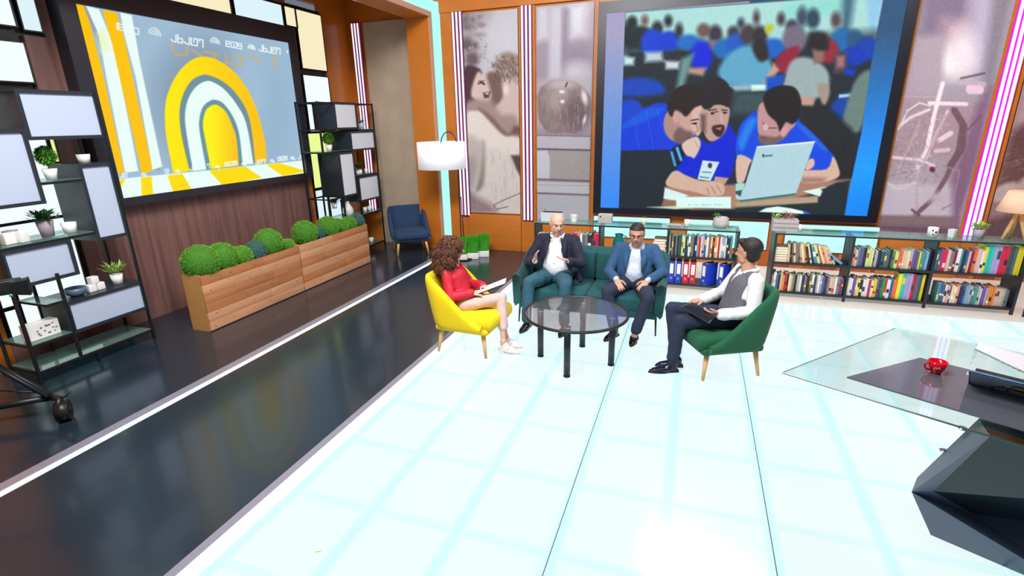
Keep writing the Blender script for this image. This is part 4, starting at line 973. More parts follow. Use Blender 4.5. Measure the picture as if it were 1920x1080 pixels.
def bush(px, py, r, teal, label, seed):
    c = onx(px, py, -5.42); R = r*(Vector(c)-Vector((0,0,2.3))).length/FPX*1.06; rs_ = random.Random(seed); mb = MB(); c = Vector((c.x, c.y, max(c.z, 0.66)))
    n_ = int(2600*min(1, (R/.14)**1.5))
    for i in range(n_):
        z_ = rs_.uniform(-1, 1); a = rs_.uniform(0, 2*PI); q = math.sqrt(1-z_*z_); d = Vector((q*math.cos(a), q*math.sin(a), z_))
        p = c+d*R*.9; e = (d+Vector((rs_.uniform(-.8,.8), rs_.uniform(-.8,.8), rs_.uniform(-.5,.9)))).normalized(); s_ = e.cross(d); s_ = s_.normalized()*0.0028 if s_.length > 1e-3 else Vector((.003,0,0)); L_ = rs_.uniform(.018, .034)
        mb.add([p-s_, p+s_, p+e*L_], [(0,1,2)])
    t = thing('ball_bush', label, 'bush', tuple(c-Vector((0,0,R))), 0, 'round bushes in the planter troughs')
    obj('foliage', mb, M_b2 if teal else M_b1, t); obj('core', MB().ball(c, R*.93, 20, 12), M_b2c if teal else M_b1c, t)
for i, (a, b_, r, tl_, l_) in enumerate(((375.7,492,28,0,'large green ball bush at the near end of the planters'),(417,483,24,0,'green ball bush, second from the near end'),(453,481,17,0,'small green ball bush between a big green one and a teal one'),(480,471,17,1,'dusty teal ball bush in the nearer planter'),(503,455,23,0,'tallest green ball bush in the nearer planter'),
  (540,462,12,0,'very small green bush at the far end of the nearer planter'),(571.5,437,21,0,'large green ball bush at the start of the farther planter'),(597,438,10,1,'small teal bush squeezed between two large green bushes'),(614.5,426,19,0,'large green ball bush in the middle of the farther planter'),(639,425,13,0,'green ball bush just right of the farther planter\'s middle'),(654,420,13,0,'green ball bush next to the last teal one'),(670,414,12,1,'dusty teal ball bush at the far end of the planters'))):
    bush(a, b_, r, tl_, l_, 100+i)

# ================================================================== GRASS BOXES
M_gr = mat('grass_blade', (58, 160, 30), 0.55, noise=(18, 0.3))
for i, (xa, ya) in enumerate((tuple(onz(866,487,0))[:2], tuple(onz(887.5,484,0))[:2], tuple(onz(907,480,0))[:2])):
    t = thing('grass_box', ('white box of tall green grass, %s of three by the orange wall' % ('left', 'middle', 'right')[i]), 'planter', (xa, ya, 0), 0.35, 'white grass boxes')
    obj('box', MB().obox((0,0,0.055),(0.198,0.17,0.11),bev=0.008), M_white, t, True)
    g_ = MB(); rs_ = random.Random(40+i)
    for k_ in range(1500):
        x, y = rs_.uniform(-.092,.092), rs_.uniform(-.078,.078); h = rs_.uniform(.23,.31); dx, dy = rs_.uniform(-.035,.035), rs_.uniform(-.035,.035); w_ = .003
        g_.add([(x-w_,y,.118),(x+w_,y,.118),(x+dx*.4-w_,y+dy*.4,.118+h*.6),(x+dx*.4+w_,y+dy*.4,.118+h*.6),(x+dx,y+dy,.118+h)], [(0,1,3,2),(2,3,4)])
    o = obj('grass', g_, M_gr, t, True); o['kind'] = 'stuff'

# ================================================================== ARC FLOOR LAMP
YL = 8.12
sh = ony(827.5, 291, YL); pl = ony(866, 430, YL+0.03)
t = thing('floor_lamp', 'arc floor lamp with large white drum shade by the cyan light strip', 'lamp', (pl.x, YL+.03, 0))
wl = ony(867.5,291,YL).x-ony(787.5,291,YL).x
zt, zb_ = ony(827,266,YL).z, ony(827,316,YL).z
obj('lamp_shade', MB().lathe([(wl/2, zb_), (wl/2, zt), (wl/2-.006, zt), (wl/2-.006, zb_)], (sh.x, YL, 0), 48), mat('drum_shade', (236,238,246), .7, emit=(246,246,255), es=.34), t)
obj('diffuser', MB().lathe([(0, zb_+.02), (wl/2-.008, zb_+.02)], (sh.x, YL, 0), 48), mat('shade_diffuser', (240,240,245), .7, emit=(250,250,255), es=.6), t)
arc = [Vector((pl.x-.02, YL+.03, .02)), Vector((pl.x-.02, YL+.03, 1.2)), Vector((pl.x+.0, YL+.02, 1.85))]
for a in np.linspace(0, PI, 12)[1:]: arc.append(Vector(((pl.x+sh.x)/2+(pl.x-sh.x)/2*math.cos(a), YL, 1.95+.22*math.sin(a))))
arc[-1].z = zt-.08
obj('pole', MB().tube(arc, .009, 8), M_black, t)
obj('pole', MB().tube([(pl.x+.03, YL+.06, .02), (pl.x+.0, YL+.06, 1.1)], .008, 8), M_black, t)
obj('base', MB().lathe([(.15,0),(.15,.02),(.02,.03)], (pl.x, YL+.04, 0), 30), M_black, t)

# ================================================================== TALL OPEN SHELVES WITH WHITE PANELS
M_pw = mat('panel_bluish_white', (182, 196, 222), 0.3); M_pw2 = mat('panel_white', (222, 230, 242), 0.3); M_dkbox = mat('shelf_box_dark', (36, 44, 54), 0.35)
def tall_shelf(label, yA, yB, H_, posts, boxes, boards, x0=-6.17, x1=-5.73, glassb=(), pm=None):
    t = thing('open_shelf', label, 'shelf', ((x0+x1)/2, (yA+yB)/2, 0))
    for (y, za, zb2) in posts:
        for x in (x1-0.02, x0): obj('post', MB().box((x, y-0.013, za), (x+0.022, y+0.013, zb2)), M_metal, t)
    for (ya, yb, z_) in boards:                       # open frame rails with a glass board
        r = MB()
        for x in (x1-0.02, x0): r.box((x+.001, ya, z_-0.012), (x+0.021, yb, z_+0.012))
        r.box((x0+.02, ya, z_-.01), (x1-.02, ya+.015, z_+.01)).box((x0+.02, yb-.015, z_-.01), (x1-.02, yb, z_+.01)); obj('rail', r, M_metal, t)
    for (ya, yb, z_) in glassb: obj('glass_board', MB().box((x0+.005, ya, z_+.012), (x1-.003, yb, z_+.020)), M_gtop, t)
    for (ya, yb, za, zb2) in boxes:                   # cabinet blocks: dark carcass with a white front panel
        c = MB(); th = .032; c.box((x0, ya, za), (x1-.03, yb, zb2))
        for lo, hi in (((ya, za), (ya+th, zb2)), ((yb-th, za), (yb, zb2)), ((ya+th, za), (yb-th, za+th)), ((ya+th, zb2-th), (yb-th, zb2))): c.box((x1-.03, lo[0], lo[1]), (x1, hi[0], hi[1]))
        o = obj('cabinet_block', c, M_dkbox, t); obj('white_panel', MB().box((x1-.029, ya+th, za+th), (x1-.018, yb-th, zb2-th)), pm or M_pw, o)
    return t
# near shelf (left edge of the photo)
tall_shelf('tall black open shelf with bluish white panels at the left edge', 2.70, 3.88, 2.68,
  [(2.735,0,2.68),(3.875,0.0,2.68),(3.115,0.10,1.0),(3.27,0.0,.103)],
  [(3.20,3.89,2.23,2.67),(2.70,3.20,1.66,2.33),(3.55,3.88,1.22,1.99),(2.735,3.31,0.94,1.30),(3.11,3.89,0.37,0.70)],
  [(2.735,3.20,2.655),(2.735,3.88,0.115),(2.735,3.11,0.38),(3.20,3.55,1.84),(2.735,3.55,1.31),(2.95,3.12,0.72)],
  glassb=[(2.75,3.86,0.115),(2.75,3.10,0.38),(3.21,3.55,1.84),(2.75,3.54,1.31),(2.95,3.11,0.715)])
# panels that close two open cells at the back
o = obj('glass_screen', MB().box((-6.17,3.66,1.34),(-6.16,3.87,1.98)), mat('olive_glass',(70,78,70),.15)); tag(o,'dark olive glass pane closing a cell of the near open shelf','glass pane')
ZS = -5.95
def sy(px, py): return onx(px, py, ZS+.06).y
# far shelf
tall_shelf('tall black open shelf with white panels beside the beige wall panel', 7.22, 8.78, 2.69,
  [(7.235,0,2.68),(8.765,0,2.68),(8.10,0.1,1.0),(7.62,0.1,1.14)],
  [(7.64,8.27,2.24,2.68),(8.0,8.76,1.87,2.21),(7.62,8.05,1.11,1.87),(8.10,8.76,0.96,1.42)],
  [(7.235,7.64,2.66),(8.27,8.765,2.66),(8.27,8.765,2.22),(7.235,7.64,2.24),(7.235,7.62,1.88),(8.05,8.76,1.43),(7.235,7.62,1.12),(7.235,8.765,0.11),(7.64,8.76,0.72)],
  glassb=[(7.25,8.75,0.11),(7.25,7.99,1.88),(8.06,8.75,1.43),(7.65,8.75,.72),(8.28,8.75,2.22)], pm=M_pw2)
# ---- things on the near shelf
def topiary(label, c, Rb, pr, ph, stem, seed):
    t = thing('topiary', label, 'plant', c)
    obj('pot', MB().lathe([(pr*.7,0),(pr,ph),(pr*.88,ph),(0,ph*.9)], n=20), M_white, t, True); obj('trunk', MB().tube([(0,0,ph*.9),(0,0,ph+stem)], .007, 8), mat('bark',(110,90,60),.8), t, True)
    rs_ = random.Random(seed); mb = MB(); cz = Vector((0,0,ph+stem+Rb*.8))
    for i in range(700):
        z_ = rs_.uniform(-1,1); a = rs_.uniform(0,2*PI); q = math.sqrt(1-z_*z_); d = Vector((q*math.cos(a),q*math.sin(a),z_)); leaf(mb, cz+d*Rb*.75*rs_.uniform(.8,1.05), d+Vector((rs_.uniform(-.9,.9),rs_.uniform(-.9,.9),rs_.uniform(-.9,.9))), .04, .016)
    obj('foliage', mb, M_leaf, t, True); obj('core', MB().ball(cz, Rb*.78, 14, 8), mat('topiary_core',(40,76,24),.8), t, True)
z1b = 1.862
topiary('small topiary tree in white pot on the near open shelf', (ZS+.05, sy(99,337), z1b), 0.088, 0.062, 0.10, 0.05, 5)
cup('small plain white pot on the block right of the topiary', (ZS+.05, sy(159,300), 1.992), 0.06, 0.085, cat='pot')
potplant('mauve grey pot with bushy dark green plant on the near open shelf', (ZS+.05, sy(93,446), 1.332), 0.07, 0.15, mat('mauve_pot2',(150,140,150),.6), M_leafd, 150, .11, .06, .024, 31)
cup('small white pot right of the bushy plant on the near shelf', (ZS+.06, sy(133,437), 1.332), 0.066, 0.10, cat='pot')
for i, (y, x) in enumerate(((sy(14,456), ZS+.08), (sy(36,452), ZS+.10), (sy(30,448)+.03, ZS-.06))):
    o = obj('cube_block', MB().obox((x, y, 1.332+.05), (.09,.085,.10), Matrix.Rotation(.3*i,3,'Z'), bev=.004), M_white); tag(o, ('white cube ornament, %s of three left of the mauve pot' % ('front left','front right','back')[i]), 'ornament', 'white cubes on the near shelf')
t = thing('bowl', 'slate blue bowl on the lower block of the near shelf', 'bowl', (ZS+.08, sy(143,556), .70)); obj('bowl_body', MB().lathe([(.05,0),(.085,.03),(.092,.085),(.084,.085),(.07,.02),(0,.015)], n=24), mat('slate_bowl',(84,104,130),.4), t, True)
for i, (y, z_) in enumerate(((sy(170,548)-.0,0.0),(sy(170,548)+.085,0.0),(sy(170,548)+.04,0.076))):
    o = obj('cube_block', MB().obox((ZS+.08, y, .70+.038+z_), (.075,.075,.075), bev=.004), M_white); tag(o, ('white cube %s beside the slate bowl' % ('at left','at right','stacked on top')[i]), 'ornament', 'white cubes beside the slate bowl')
potplant('white pot with feathery green plant at the right end of the near shelf', (ZS+.08, sy(220,533), .70), 0.06, 0.11, M_white, M_leafl, 120, .10, .09, .012, 33, up=.7)
t = thing('planter_box', 'white box with a grey floral pattern low on the near shelf', 'planter', (ZS+.06, sy(84,643), .402))
obj('box', MB().box((-.06,-.13,0),(.06,.13,.15)), M_white, t, True); fl_ = MB(); rs_ = random.Random(3)
for i in range(14): fl_.ball((.0605, rs_.uniform(-.11,.11), rs_.uniform(.03,.12)), (.0015, rs_.uniform(.006,.014), rs_.uniform(.006,.012)), 8, 4)
obj('pattern', fl_, mat('grey_print',(110,112,120),.6), t, True)['kind'] = 'stuff'
# ---- things on the far shelf
topiary('small topiary ball in white pot on the far open shelf', (ZS+.12, 7.52, 1.902), 0.10, 0.055, 0.10, 0.02, 8)
potplant('white pot with teal spiky plant on top cell of the far shelf', (ZS+.1, 8.52, 2.242), 0.07, 0.09, mat('lilac_pot',(190,186,206),.5), mat('teal_leaf',(60,170,160),.6), 50, .05, .06, .02, 41)
o = obj('candle', MB().lathe([(.026,0),(.026,.22),(0,.222)], (ZS+.1, 8.36, 2.242), 16), M_white); tag(o, 'white pillar candle beside the teal spiky plant', 'candle')
potplant('dark succulent in a mauve pot on the far shelf', (ZS+.05, 8.38, 1.452), 0.06, 0.08, mat('mauve_pot3',(150,110,150),.6), M_leafd, 90, .06, .09, .02, 42, up=.6)
for i, y in enumerate((8.22, 8.30, 8.48)):
    o = obj('candle', MB().lathe([(.03,0),(.03,.06+.01*i),(0,.062+.01*i)], (ZS+.14, y, 1.452), 16), M_white); tag(o, 'short white candle, %s of three near the dark succulent' % ('leftmost','middle','rightmost')[i], 'candle', 'short white candles')
potplant('dark green leafy plant behind the ball bushes on the far shelf', (ZS+.1, 7.50, .94), 0.05, 0.08, M_white, M_leafd, 90, .08, .06, .03, 43)
t = thing('vase', 'white rounded vase behind the ball bushes on the far shelf', 'vase', (ZS+.1, 7.86, .742)); obj('vase_body', MB().lathe([(.05,0),(.10,.07),(.085,.15),(.04,.22),(.03,.25),(.036,.27)], n=24), M_white, t, True)
for i, (y, z_) in enumerate(((8.35,.742),(8.50,.742),(8.45,.132),(8.40,.95))):
    cup('small white cup on the far shelf, %s' % ('behind the last bush','right of the last bush','on the bottom board','below the grey panel')[i], (ZS+.12, y, z_ if i < 3 else .742), 0.04+.004*i, 0.09, cat='cup') if i != 3 else None

# ================================================================== STUDIO CAMERA ON A DOLLY (left edge)
col_ = (-5.75, 1.95)
t = thing('studio_camera', 'black studio camera on a wheeled dolly at the left edge', 'camera', (col_[0], col_[1], 0))
J = onz(97, 745, .17)
b = MB(); e = onz(0, 762, .15); dr = (e-J); b.tube([J, J+dr*1.8], .028, 8); obj('dolly_leg', b, M_black, t)
e2 = onx(0, 690, -5.35); b = MB(); dr = (e2-J); s_ = Vector((0.02,-.03,.02))
b.tube([J+s_, J+s_+dr*1.6], .018, 8).tube([J-s_, J-s_+dr*1.6], .018, 8); obj('brace', b, M_metal, t)
b = MB(); e3 = onz(0, 740, .26); b.tube([J+Vector((0,0,.04)), J+Vector((0,0,.04))+(e3-J)*1.3], .008, 6); obj('cable', b, M_black, t)
wc = onz(122, 790, 0); wc = Vector((wc.x-.02, wc.y+.02, .085))
wh = obj('wheel', MB().tube([wc+Vector((-.03,-.035,0)), wc+Vector((.03,.035,0))], .085, 24), M_black, t); obj('hub', MB().tube([wc+Vector((-.037,-.043,0)), wc+Vector((.037,.043,0))], .03, 14), M_metal, wh)
obj('caster_fork', MB().tube([J, wc+Vector((0,0,.11)), wc+Vector((.02,-.06,.02))], [.03,.028,.016], 8), M_black, t)
obj('brake_lever', MB().tube([wc+Vector((0,0,.12)), wc+Vector((.05,.02,.13)), wc+Vector((.08,.05,.17))], .006, 6), M_black, t)
obj('column', MB().tube([(col_[0], col_[1], .1), (col_[0], col_[1], 1.25)], .05, 14), M_metal, t)
c0 = onx(12, 545, -4.9); hd = onx(40, 538, -4.85); d = (hd-c0).normalized()
bx_ = Matrix.Rotation(math.atan2(d.y, d.x), 3, 'Z')
obj('camera_body', MB().obox(c0+Vector((-.12,-.02,.01)), (.34,.10,.11), bx_, bev=.012), M_black, t)
hood = MB(); c1 = hd; A_ = bx_@Vector((1,0,0)); B_ = bx_@Vector((0,1,0)); ring = lambda p, w_, h_: [p+B_*w_*sx+Vector((0,0,h_*sz)) for sx, sz in ((-1,-1),(1,-1),(1,1),(-1,1))]
r1, r2, r3, r4 = ring(c1-A_*.05,.04,.045), ring(c1+A_*.05,.062,.062), ring(c1+A_*.05,.054,.054), ring(c1-A_*.03,.036,.04)
hood.add(r1+r2+r3+r4, [(3,2,1,0)]+[(i,(i+1)%4,4+(i+1)%4,4+i) for i in range(4)]+[(4+i,4+(i+1)%4,8+(i+1)%4,8+i) for i in range(4)]+[(8+i,8+(i+1)%4,12+(i+1)%4,12+i) for i in range(4)]+[(12,13,14,15)])
obj('lens_hood', hood, M_black, t); obj('tally_light', MB().ball(c0+Vector((.10,-.03,-.02)), .012, 10, 6), mat('green_lens',(60,160,120),.2), t)
obj('pan_arm', MB().tube([(col_[0], col_[1], 1.2), tuple(c0+Vector((-.2,-.05,-.05)))], .03, 8), M_black, t)

# ================================================================== GLASS DESK (right foreground)
ZD = 0.90
dk = thing('desk', 'large angular glass desk with dark inset top and faceted dark pedestal', 'desk', (1.9, 3.1, 0))
tip = onz(1467, 697, ZD); e1 = (onz(1920, 835, ZD)-tip).normalized(); e2 = (onz(1610, 641, ZD)-tip).normalized()
M_clear = glassmat('clear_glass', (249, 254, 253), 0.0); M_inset = mat('dark_glass_inset', (86, 90, 102), 0.05, coat=0.6)
poly_ = [tip, tip+e1*1.9, tip+e1*1.9+e2*1.4, tip+e2*1.25]
obj('glass_top', MB().prism([(p.x, p.y, ZD-.012) for p in poly_], (0,0,.012)), M_clear, dk)
obj('glass_edge', MB().tube([(p.x, p.y, ZD-.006) for p in poly_[:2]], .005, 6, smooth=False).tube([(p.x, p.y, ZD-.006) for p in (poly_[3], poly_[0])], .0022, 6, smooth=False), mat('glass_edge_green',(20,90,80),.2,trans=.3), dk)
q0 = onz(1588, 707, ZD+.008); q1 = onz(1725, 671, ZD+.008); q2 = onz(1821, 694, ZD+.008)
l2 = (onz(1835, 781, ZD+.008)-q0).normalized()
nn = Vector((-l2.y, l2.x, 0)); 
inset = [q0, q0+l2*1.7, q0+l2*1.7+nn*.46, q2+l2*.0, q1]
obj('inset_top', MB().prism([(p.x, p.y, ZD+.001) for p in inset], (0,0,.009)), M_inset, dk)
A = onz(1835, 785, .86); Bp = onz(1720, 895, .40); Cp = onz(1709, 922, .33); Dp = onz(1745, 1003, .0)
A2 = onz(1857, 818, .86); B2 = onz(1750, 921, .36); L1 = onz(1826, 964, .17); R1 = onz(1925, 952, .17); Dr = onz(1925, 1092, .0)
far = Vector((.55,.35,0))
M_pa = mat('pedestal_grey', (96, 106, 122), .35); M_pb = mat('pedestal_dark', (26, 40, 48), .25); M_pc = mat('pedestal_slate', (70, 84, 110), .35)
A3 = A2+Vector((.75,-.32,0)); R1x = R1+Vector((.3,-.1,0)); Drx = Dr+Vector((.3,-.1,0))
ped = MB().add([A,Bp,Cp,Dp,A2,B2,L1,R1x,Drx,A3], [(0,4,5,2,1)], 0)
ped.add([A2,A3,R1x,L1,B2], [(0,4,3,2,1)], 1); ped.add([B2,L1,R1x,Drx,Dp,Cp], [(0,5,4,3,2,1)], 2)
back = [p+far for p in (A, Bp, Cp, Dp, Drx, A3)]
ped.add([A,Bp,Cp,Dp,Drx,R1x,A3]+back, [(0,1,8,7),(1,2,9,8),(2,3,10,9),(3,4,11,10),(4,5,12,11),(5,6,12),(6,0,7,12),(7,8,9,10,11,12)], 1)
obj('pedestal', ped, [M_pa, M_pb, M_pc], dk)
for px_, py_, z_ in ((1770, 845, .62), (1805, 803, .8)): obj('glass_bracket', MB().ball(onz(px_, py_, z_), (.022,.022,.010), 14, 8), M_chrome, dk)
# red mug
cb = onz(1754, 699, ZD+.010)
t = thing('mug', 'red mug with white lettering standing on the dark desk inset', 'mug', tuple(cb))
M_red = mat('red_glaze', (206, 6, 36), .12)
obj('mug_body', MB().lathe([(.022,0),(.028,.010),(.038,.038),(.045,.072),(.042,.072),(.034,.038),(.022,.012),(0,.010)], n=32), M_red, t, True)
obj('handle', MB().tube([(-.040,-.010,.062),(-.058,-.016,.064),(-.066,-.018,.050),(-.062,-.018,.034),(-.048,-.014,.022),(-.030,-.008,.020)], .0052, 8), M_red, t, True)
cu = bpy.data.curves.new('lettering', 'FONT'); cu.body = 'café'; cu.size = .018; cu.extrude = .0006; cu.align_x = 'CENTER'
to = bpy.data.objects.new('tmp', cu); C.objects.link(to); bpy.context.view_layer.update()
me = bpy.data.meshes.new_from_object(to.evaluated_get(bpy.context.evaluated_depsgraph_get())); bpy.data.objects.remove(to)
th0 = math.atan2(-cb.y, -cb.x)
for v in me.vertices:
    a = th0+v.co.x/.04+.1; zz = v.co.y+.038; rr = .038+(zz-.038)*.21+.0010+v.co.z; v.co = (rr*math.cos(a), rr*math.sin(a), zz)
me.materials.clear(); me.materials.append(M_white); put('lettering', me, t)
# laptop with decorated lid
h0 = onz(1817, 718, ZD+.012); h1 = h0+ (onz(1935, 749, ZD+.012)-h0).normalized()*.34
ax = (h1-h0).normalized(); toc = Vector((-h0.x, -h0.y, 0)); toc = (toc-ax*toc.dot(ax)).normalized()
lidd = (Vector((0,0,1))*.50+toc*.62).normalized()
t = thing('laptop', 'dark slate laptop with a line drawing on its lid, on the desk', 'laptop', tuple(h0))
M_lid = mat('laptop_lid', (132, 158, 168), .3); 
lid_n = lidd.cross(ax).normalized()
obj('lid', MB().prism([h0, h1, h1+lidd*.20, h0+lidd*.20], -lid_n*.008 if lid_n.dot(toc) > 0 else lid_n*.008), M_lid, t)
obj('lid_edge', MB().tube([h0, h0+lidd*.20, h1+lidd*.20], .004, 6), mat('lid_edge_blue',(20,70,150),.2), t)
obj('keyboard_base', MB().prism([h0, h1, h1-toc*.22, h0-toc*.22], (0,0,.012)), M_black, t)
lt_ = MB(); nO = lid_n*(1 if lid_n.dot(toc) > 0 else -1)
def LP(u, v): return h0+ax*u*.34+lidd*v*.20+nO*.0025
for pts in ([(.30,.05),(.26,.2),(.34,.36),(.44,.38),(.5,.52),(.48,.66),(.56,.76),(.66,.72),(.74,.8),(.84,.7),(.86,.55)],[(.34,.30),(.40,.42),(.38,.5)],[(.44,.3),(.5,.4),(.6,.38),(.66,.2),(.72,.04)],[(.5,.52),(.56,.44),(.64,.46)],[(.4,.12),(.46,.2),(.44,.28)]):
    lt_.tube([LP(*p) for p in pts], .0022, 5)
obj('line_drawing', lt_, M_black, t); obj('badge', MB().prism([LP(.6+.13*math.cos(a), .6+.09*math.sin(a)) for a in np.linspace(0, 2*PI, 17)[:-1]], nO*.001), mat('badge_tan',(170,130,90),.5), t)
# clear acrylic stand behind the laptop
a0 = onz(1829, 655, ZD+.09); a1 = onz(1925, 700, ZD+.09); back_ = Vector((.16,.30,0))
t = thing('document_stand', 'clear acrylic stand with white sheet behind the laptop', 'stand', (a0.x, a0.y, ZD))
obj('sheet', MB().prism([a0, a1+ (a1-a0)*.6, a1+(a1-a0)*.6+back_, a0+back_*.35], (0,0,.005)), mat('white_acrylic',(225,228,236),.25), t)
obj('front_rail', MB().tube([a0, a1+(a1-a0)*.6], .005, 8), mat('acrylic_edge',(140,160,170),.15), t)
for p in (a0, a0+back_*.3, a1): obj('leg', MB().tube([p, Vector((p.x,p.y,ZD+.002))+toc*.02], .008, 8), M_clear, t)
obj('ornament_edge', MB().tube([a0+(a1-a0)*(.5+.02*k)+Vector((0,0,.004*math.sin(k*1.3))) for k in range(20)], .005, 6), mat('acrylic_edge2',(190,205,215),.15), t)

# scrap on the floor
o = obj('paper_scrap', MB().obox(onz(597,1032,.004), (.03,.02,.006), Matrix.Rotation(.5,3,'Z')), mat('scrap',(250,236,190),.6)); tag(o, 'tiny pale scrap lying on the lit floor in the foreground', 'scrap')
# things at the right edge
t = thing('side_shelf', 'low black side shelf with books at the right edge of the photo', 'shelf', (4.0,7.2,0))
sx_ = 3.78
fr_ = MB().box((sx_,6.98,0),(sx_+.02,7.0,.5)).box((sx_,7.34,0),(sx_+.02,7.36,.5)).box((sx_,6.98,.25),(sx_+.5,7.36,.27)).box((sx_,6.98,.48),(sx_+.5,7.36,.5)); obj('frame', fr_, M_case, t)
for i, c in enumerate(((206,230,214),(226,140,160),(190,220,210))):
    o = obj('magazine', MB().obox((sx_+.1+.05*i,7.1,.375), (.02,.2,.2)), bmat(c)); tag(o, '%s magazine standing in the side shelf, %s from the left' % (cname(c), ORD[i+1]), 'magazine', 'magazines in the side shelf')

# ================================================================== PEOPLE
M_skin = mat('skin', (220, 174, 158), 0.55, noise=(30, 0.04)); M_skin.node_tree.nodes['Principled BSDF'].inputs['Subsurface Weight'].default_value = 0.0
M_skin2 = mat('skin_warm', (202, 152, 130), 0.55, noise=(30, 0.04))
def frame(fwd, up=(0,0,1)):
    f = Vector(fwd).normalized(); r = f.cross(Vector(up)).normalized(); u = r.cross(f).normalized()
    return Matrix((r, f, u)).transposed()          # columns: right, forward, up
def cap(mb, p0, r0, p1, r1, n=14, wide=1.0, side=None):
    """tapered capsule, cross-section widened along 'side'"""
    p0, p1 = Vector(p0), Vector(p1); ax = (p1-p0); L = ax.length; ax = ax.normalized() if L > 1e-6 else Vector((0,0,1))
    a = Vector(side) if side else ax.orthogonal(); a = (a-ax*a.dot(ax)).normalized(); b = ax.cross(a)
    rings = [(p0-ax*r0*math.cos(t), r0*math.sin(t)) for t in (0.35, 0.8, 1.2)]+[(p0, r0), (p0.lerp(p1, .5), (r0+r1)/2), (p1, r1)]+[(p1+ax*r1*math.cos(t), r1*math.sin(t)) for t in (1.2, 0.8, 0.35)]
    base = len(mb.v)
    for c, r in rings:
        for k in range(n):
            an = 2*PI*k/n; mb.v.append(tuple(c+a*math.cos(an)*r*wide+b*math.sin(an)*r))
    for i in range(len(rings)-1):
        for k in range(n): mb.f.append([base+i*n+k, base+i*n+(k+1)%n, base+(i+1)*n+(k+1)%n, base+(i+1)*n+k]); mb.mi.append(0); mb.sm.append(True)
    mb.f.append([base+k for k in range(n)][::-1]); mb.f.append([base+(len(rings)-1)*n+k for k in range(n)]); mb.mi += [0, 0]; mb.sm += [True, True]
def chain(mb, pts, rs, **kw):
    for i in range(len(pts)-1): cap(mb, pts[i], rs[i], pts[i+1], rs[i+1], **kw)
def fuse(name, mb, m, parent, voxel=0.008, sm=6, fac=0.5, cut=None, thick=0.0, disp=None):
    """melt the built volumes into one continuous skin"""
    me = mb.mesh('tmp', m); o = bpy.data.objects.new('tmp', me); C.objects.link(o)
    r = o.modifiers.new('r', 'REMESH'); r.mode = 'VOXEL'; r.voxel_size = voxel
    s_ = o.modifiers.new('s', 'SMOOTH'); s_.factor = fac; s_.iterations = sm
    dg = bpy.context.evaluated_depsgraph_get(); dg.update()
    me2 = bpy.data.meshes.new_from_object(o.evaluated_get(dg)); bpy.data.objects.remove(o); bpy.data.meshes.remove(me)
    bm = bmesh.new(); bm.from_mesh(me2)
    if disp:
        bm.normal_update()
        for v in bm.verts: v.co += v.normal*disp(v.co)
    if cut:
        kill = [f for f in bm.faces if cut(f.calc_center_median())]; bmesh.ops.delete(bm, geom=kill, context='FACES')
        bd = {}
        for e in bm.edges:
            if len(e.link_faces) == 1:
                for v, w_ in ((e.verts[0], e.verts[1]), (e.verts[1], e.verts[0])): bd.setdefault(v, []).append(w_)
        for _ in range(14):
            new = {v: v.co*.5+(n_[0].co+n_[1].co)*.25 for v, n_ in bd.items() if len(n_) == 2}
            for v, c_ in new.items(): v.co = c_
    off = Vector(BASE.get(parent.name, (0,0,0))) if parent else Vector((0,0,0))
    for v in bm.verts: v.co -= off
    for f in bm.faces: f.smooth = True
    bm.to_mesh(me2); bm.free(); me2.materials.clear(); me2.materials.append(m)
    o2 = put(name, me2, parent); BASE[o2.name] = tuple(off)
    if thick:
        q = o2.modifiers.new('t', 'SOLIDIFY'); q.thickness = thick; q.offset = -1
    return o2
def hand(mb, wrist, d, palm_n, thumb_side, curl=0.35, spread=0.12, L=0.185, splay=0.0):
    """wrist point, d: direction of the fingers, palm_n: where the palm faces, thumb_side: direction of the thumb"""
    w_ = Vector(wrist); d = Vector(d).normalized(); n = Vector(palm_n); n = (n-d*n.dot(d)).normalized(); s_ = n.cross(d).normalized()
    if s_.dot(Vector(thumb_side)) < 0: s_ = -s_
    k = L/0.185
    cap(mb, w_, .024*k, w_+d*.03*k, .024*k, wide=1.15, side=s_)
    for o in (-.027, -.009, .009, .027): cap(mb, w_+d*.03*k+s_*o*.7*k, .0145*k, w_+d*.088*k+s_*o*k, .0125*k)
    for i, (o, l) in enumerate(((.030,.070),(.010,.078),(-.010,.072),(-.029,.056))):
        b0 = w_+d*.090*k+s_*o*k; ang = curl; sp = (o/.03)*spread
        dd = (d+s_*sp).normalized(); p1 = b0+(dd*math.cos(ang*.5)+n*math.sin(ang*.5))*l*.45*k; p2 = p1+(dd*math.cos(ang*1.3)+n*math.sin(ang*1.3))*l*.32*k; p3 = p2+(dd*math.cos(ang*2)+n*math.sin(ang*2))*l*.23*k
        chain(mb, [b0, p1, p2, p3], [.0098*k, .0090*k, .0084*k, .0072*k], n=10)
    t0 = w_+d*.028*k+s_*.026*k; t1 = t0+(d*.55+s_*(.75+splay)+n*.2).normalized()*.040*k; t2 = t1+(d*.85+s_*(.3+splay)+n*.25).normalized()*.034*k; t3 = t2+(d*.95+s_*.1+n*.25).normalized()*.022*k
    chain(mb, [t0, t1, t2, t3], [.014*k, .0115*k, .0105*k, .0085*k], n=10)
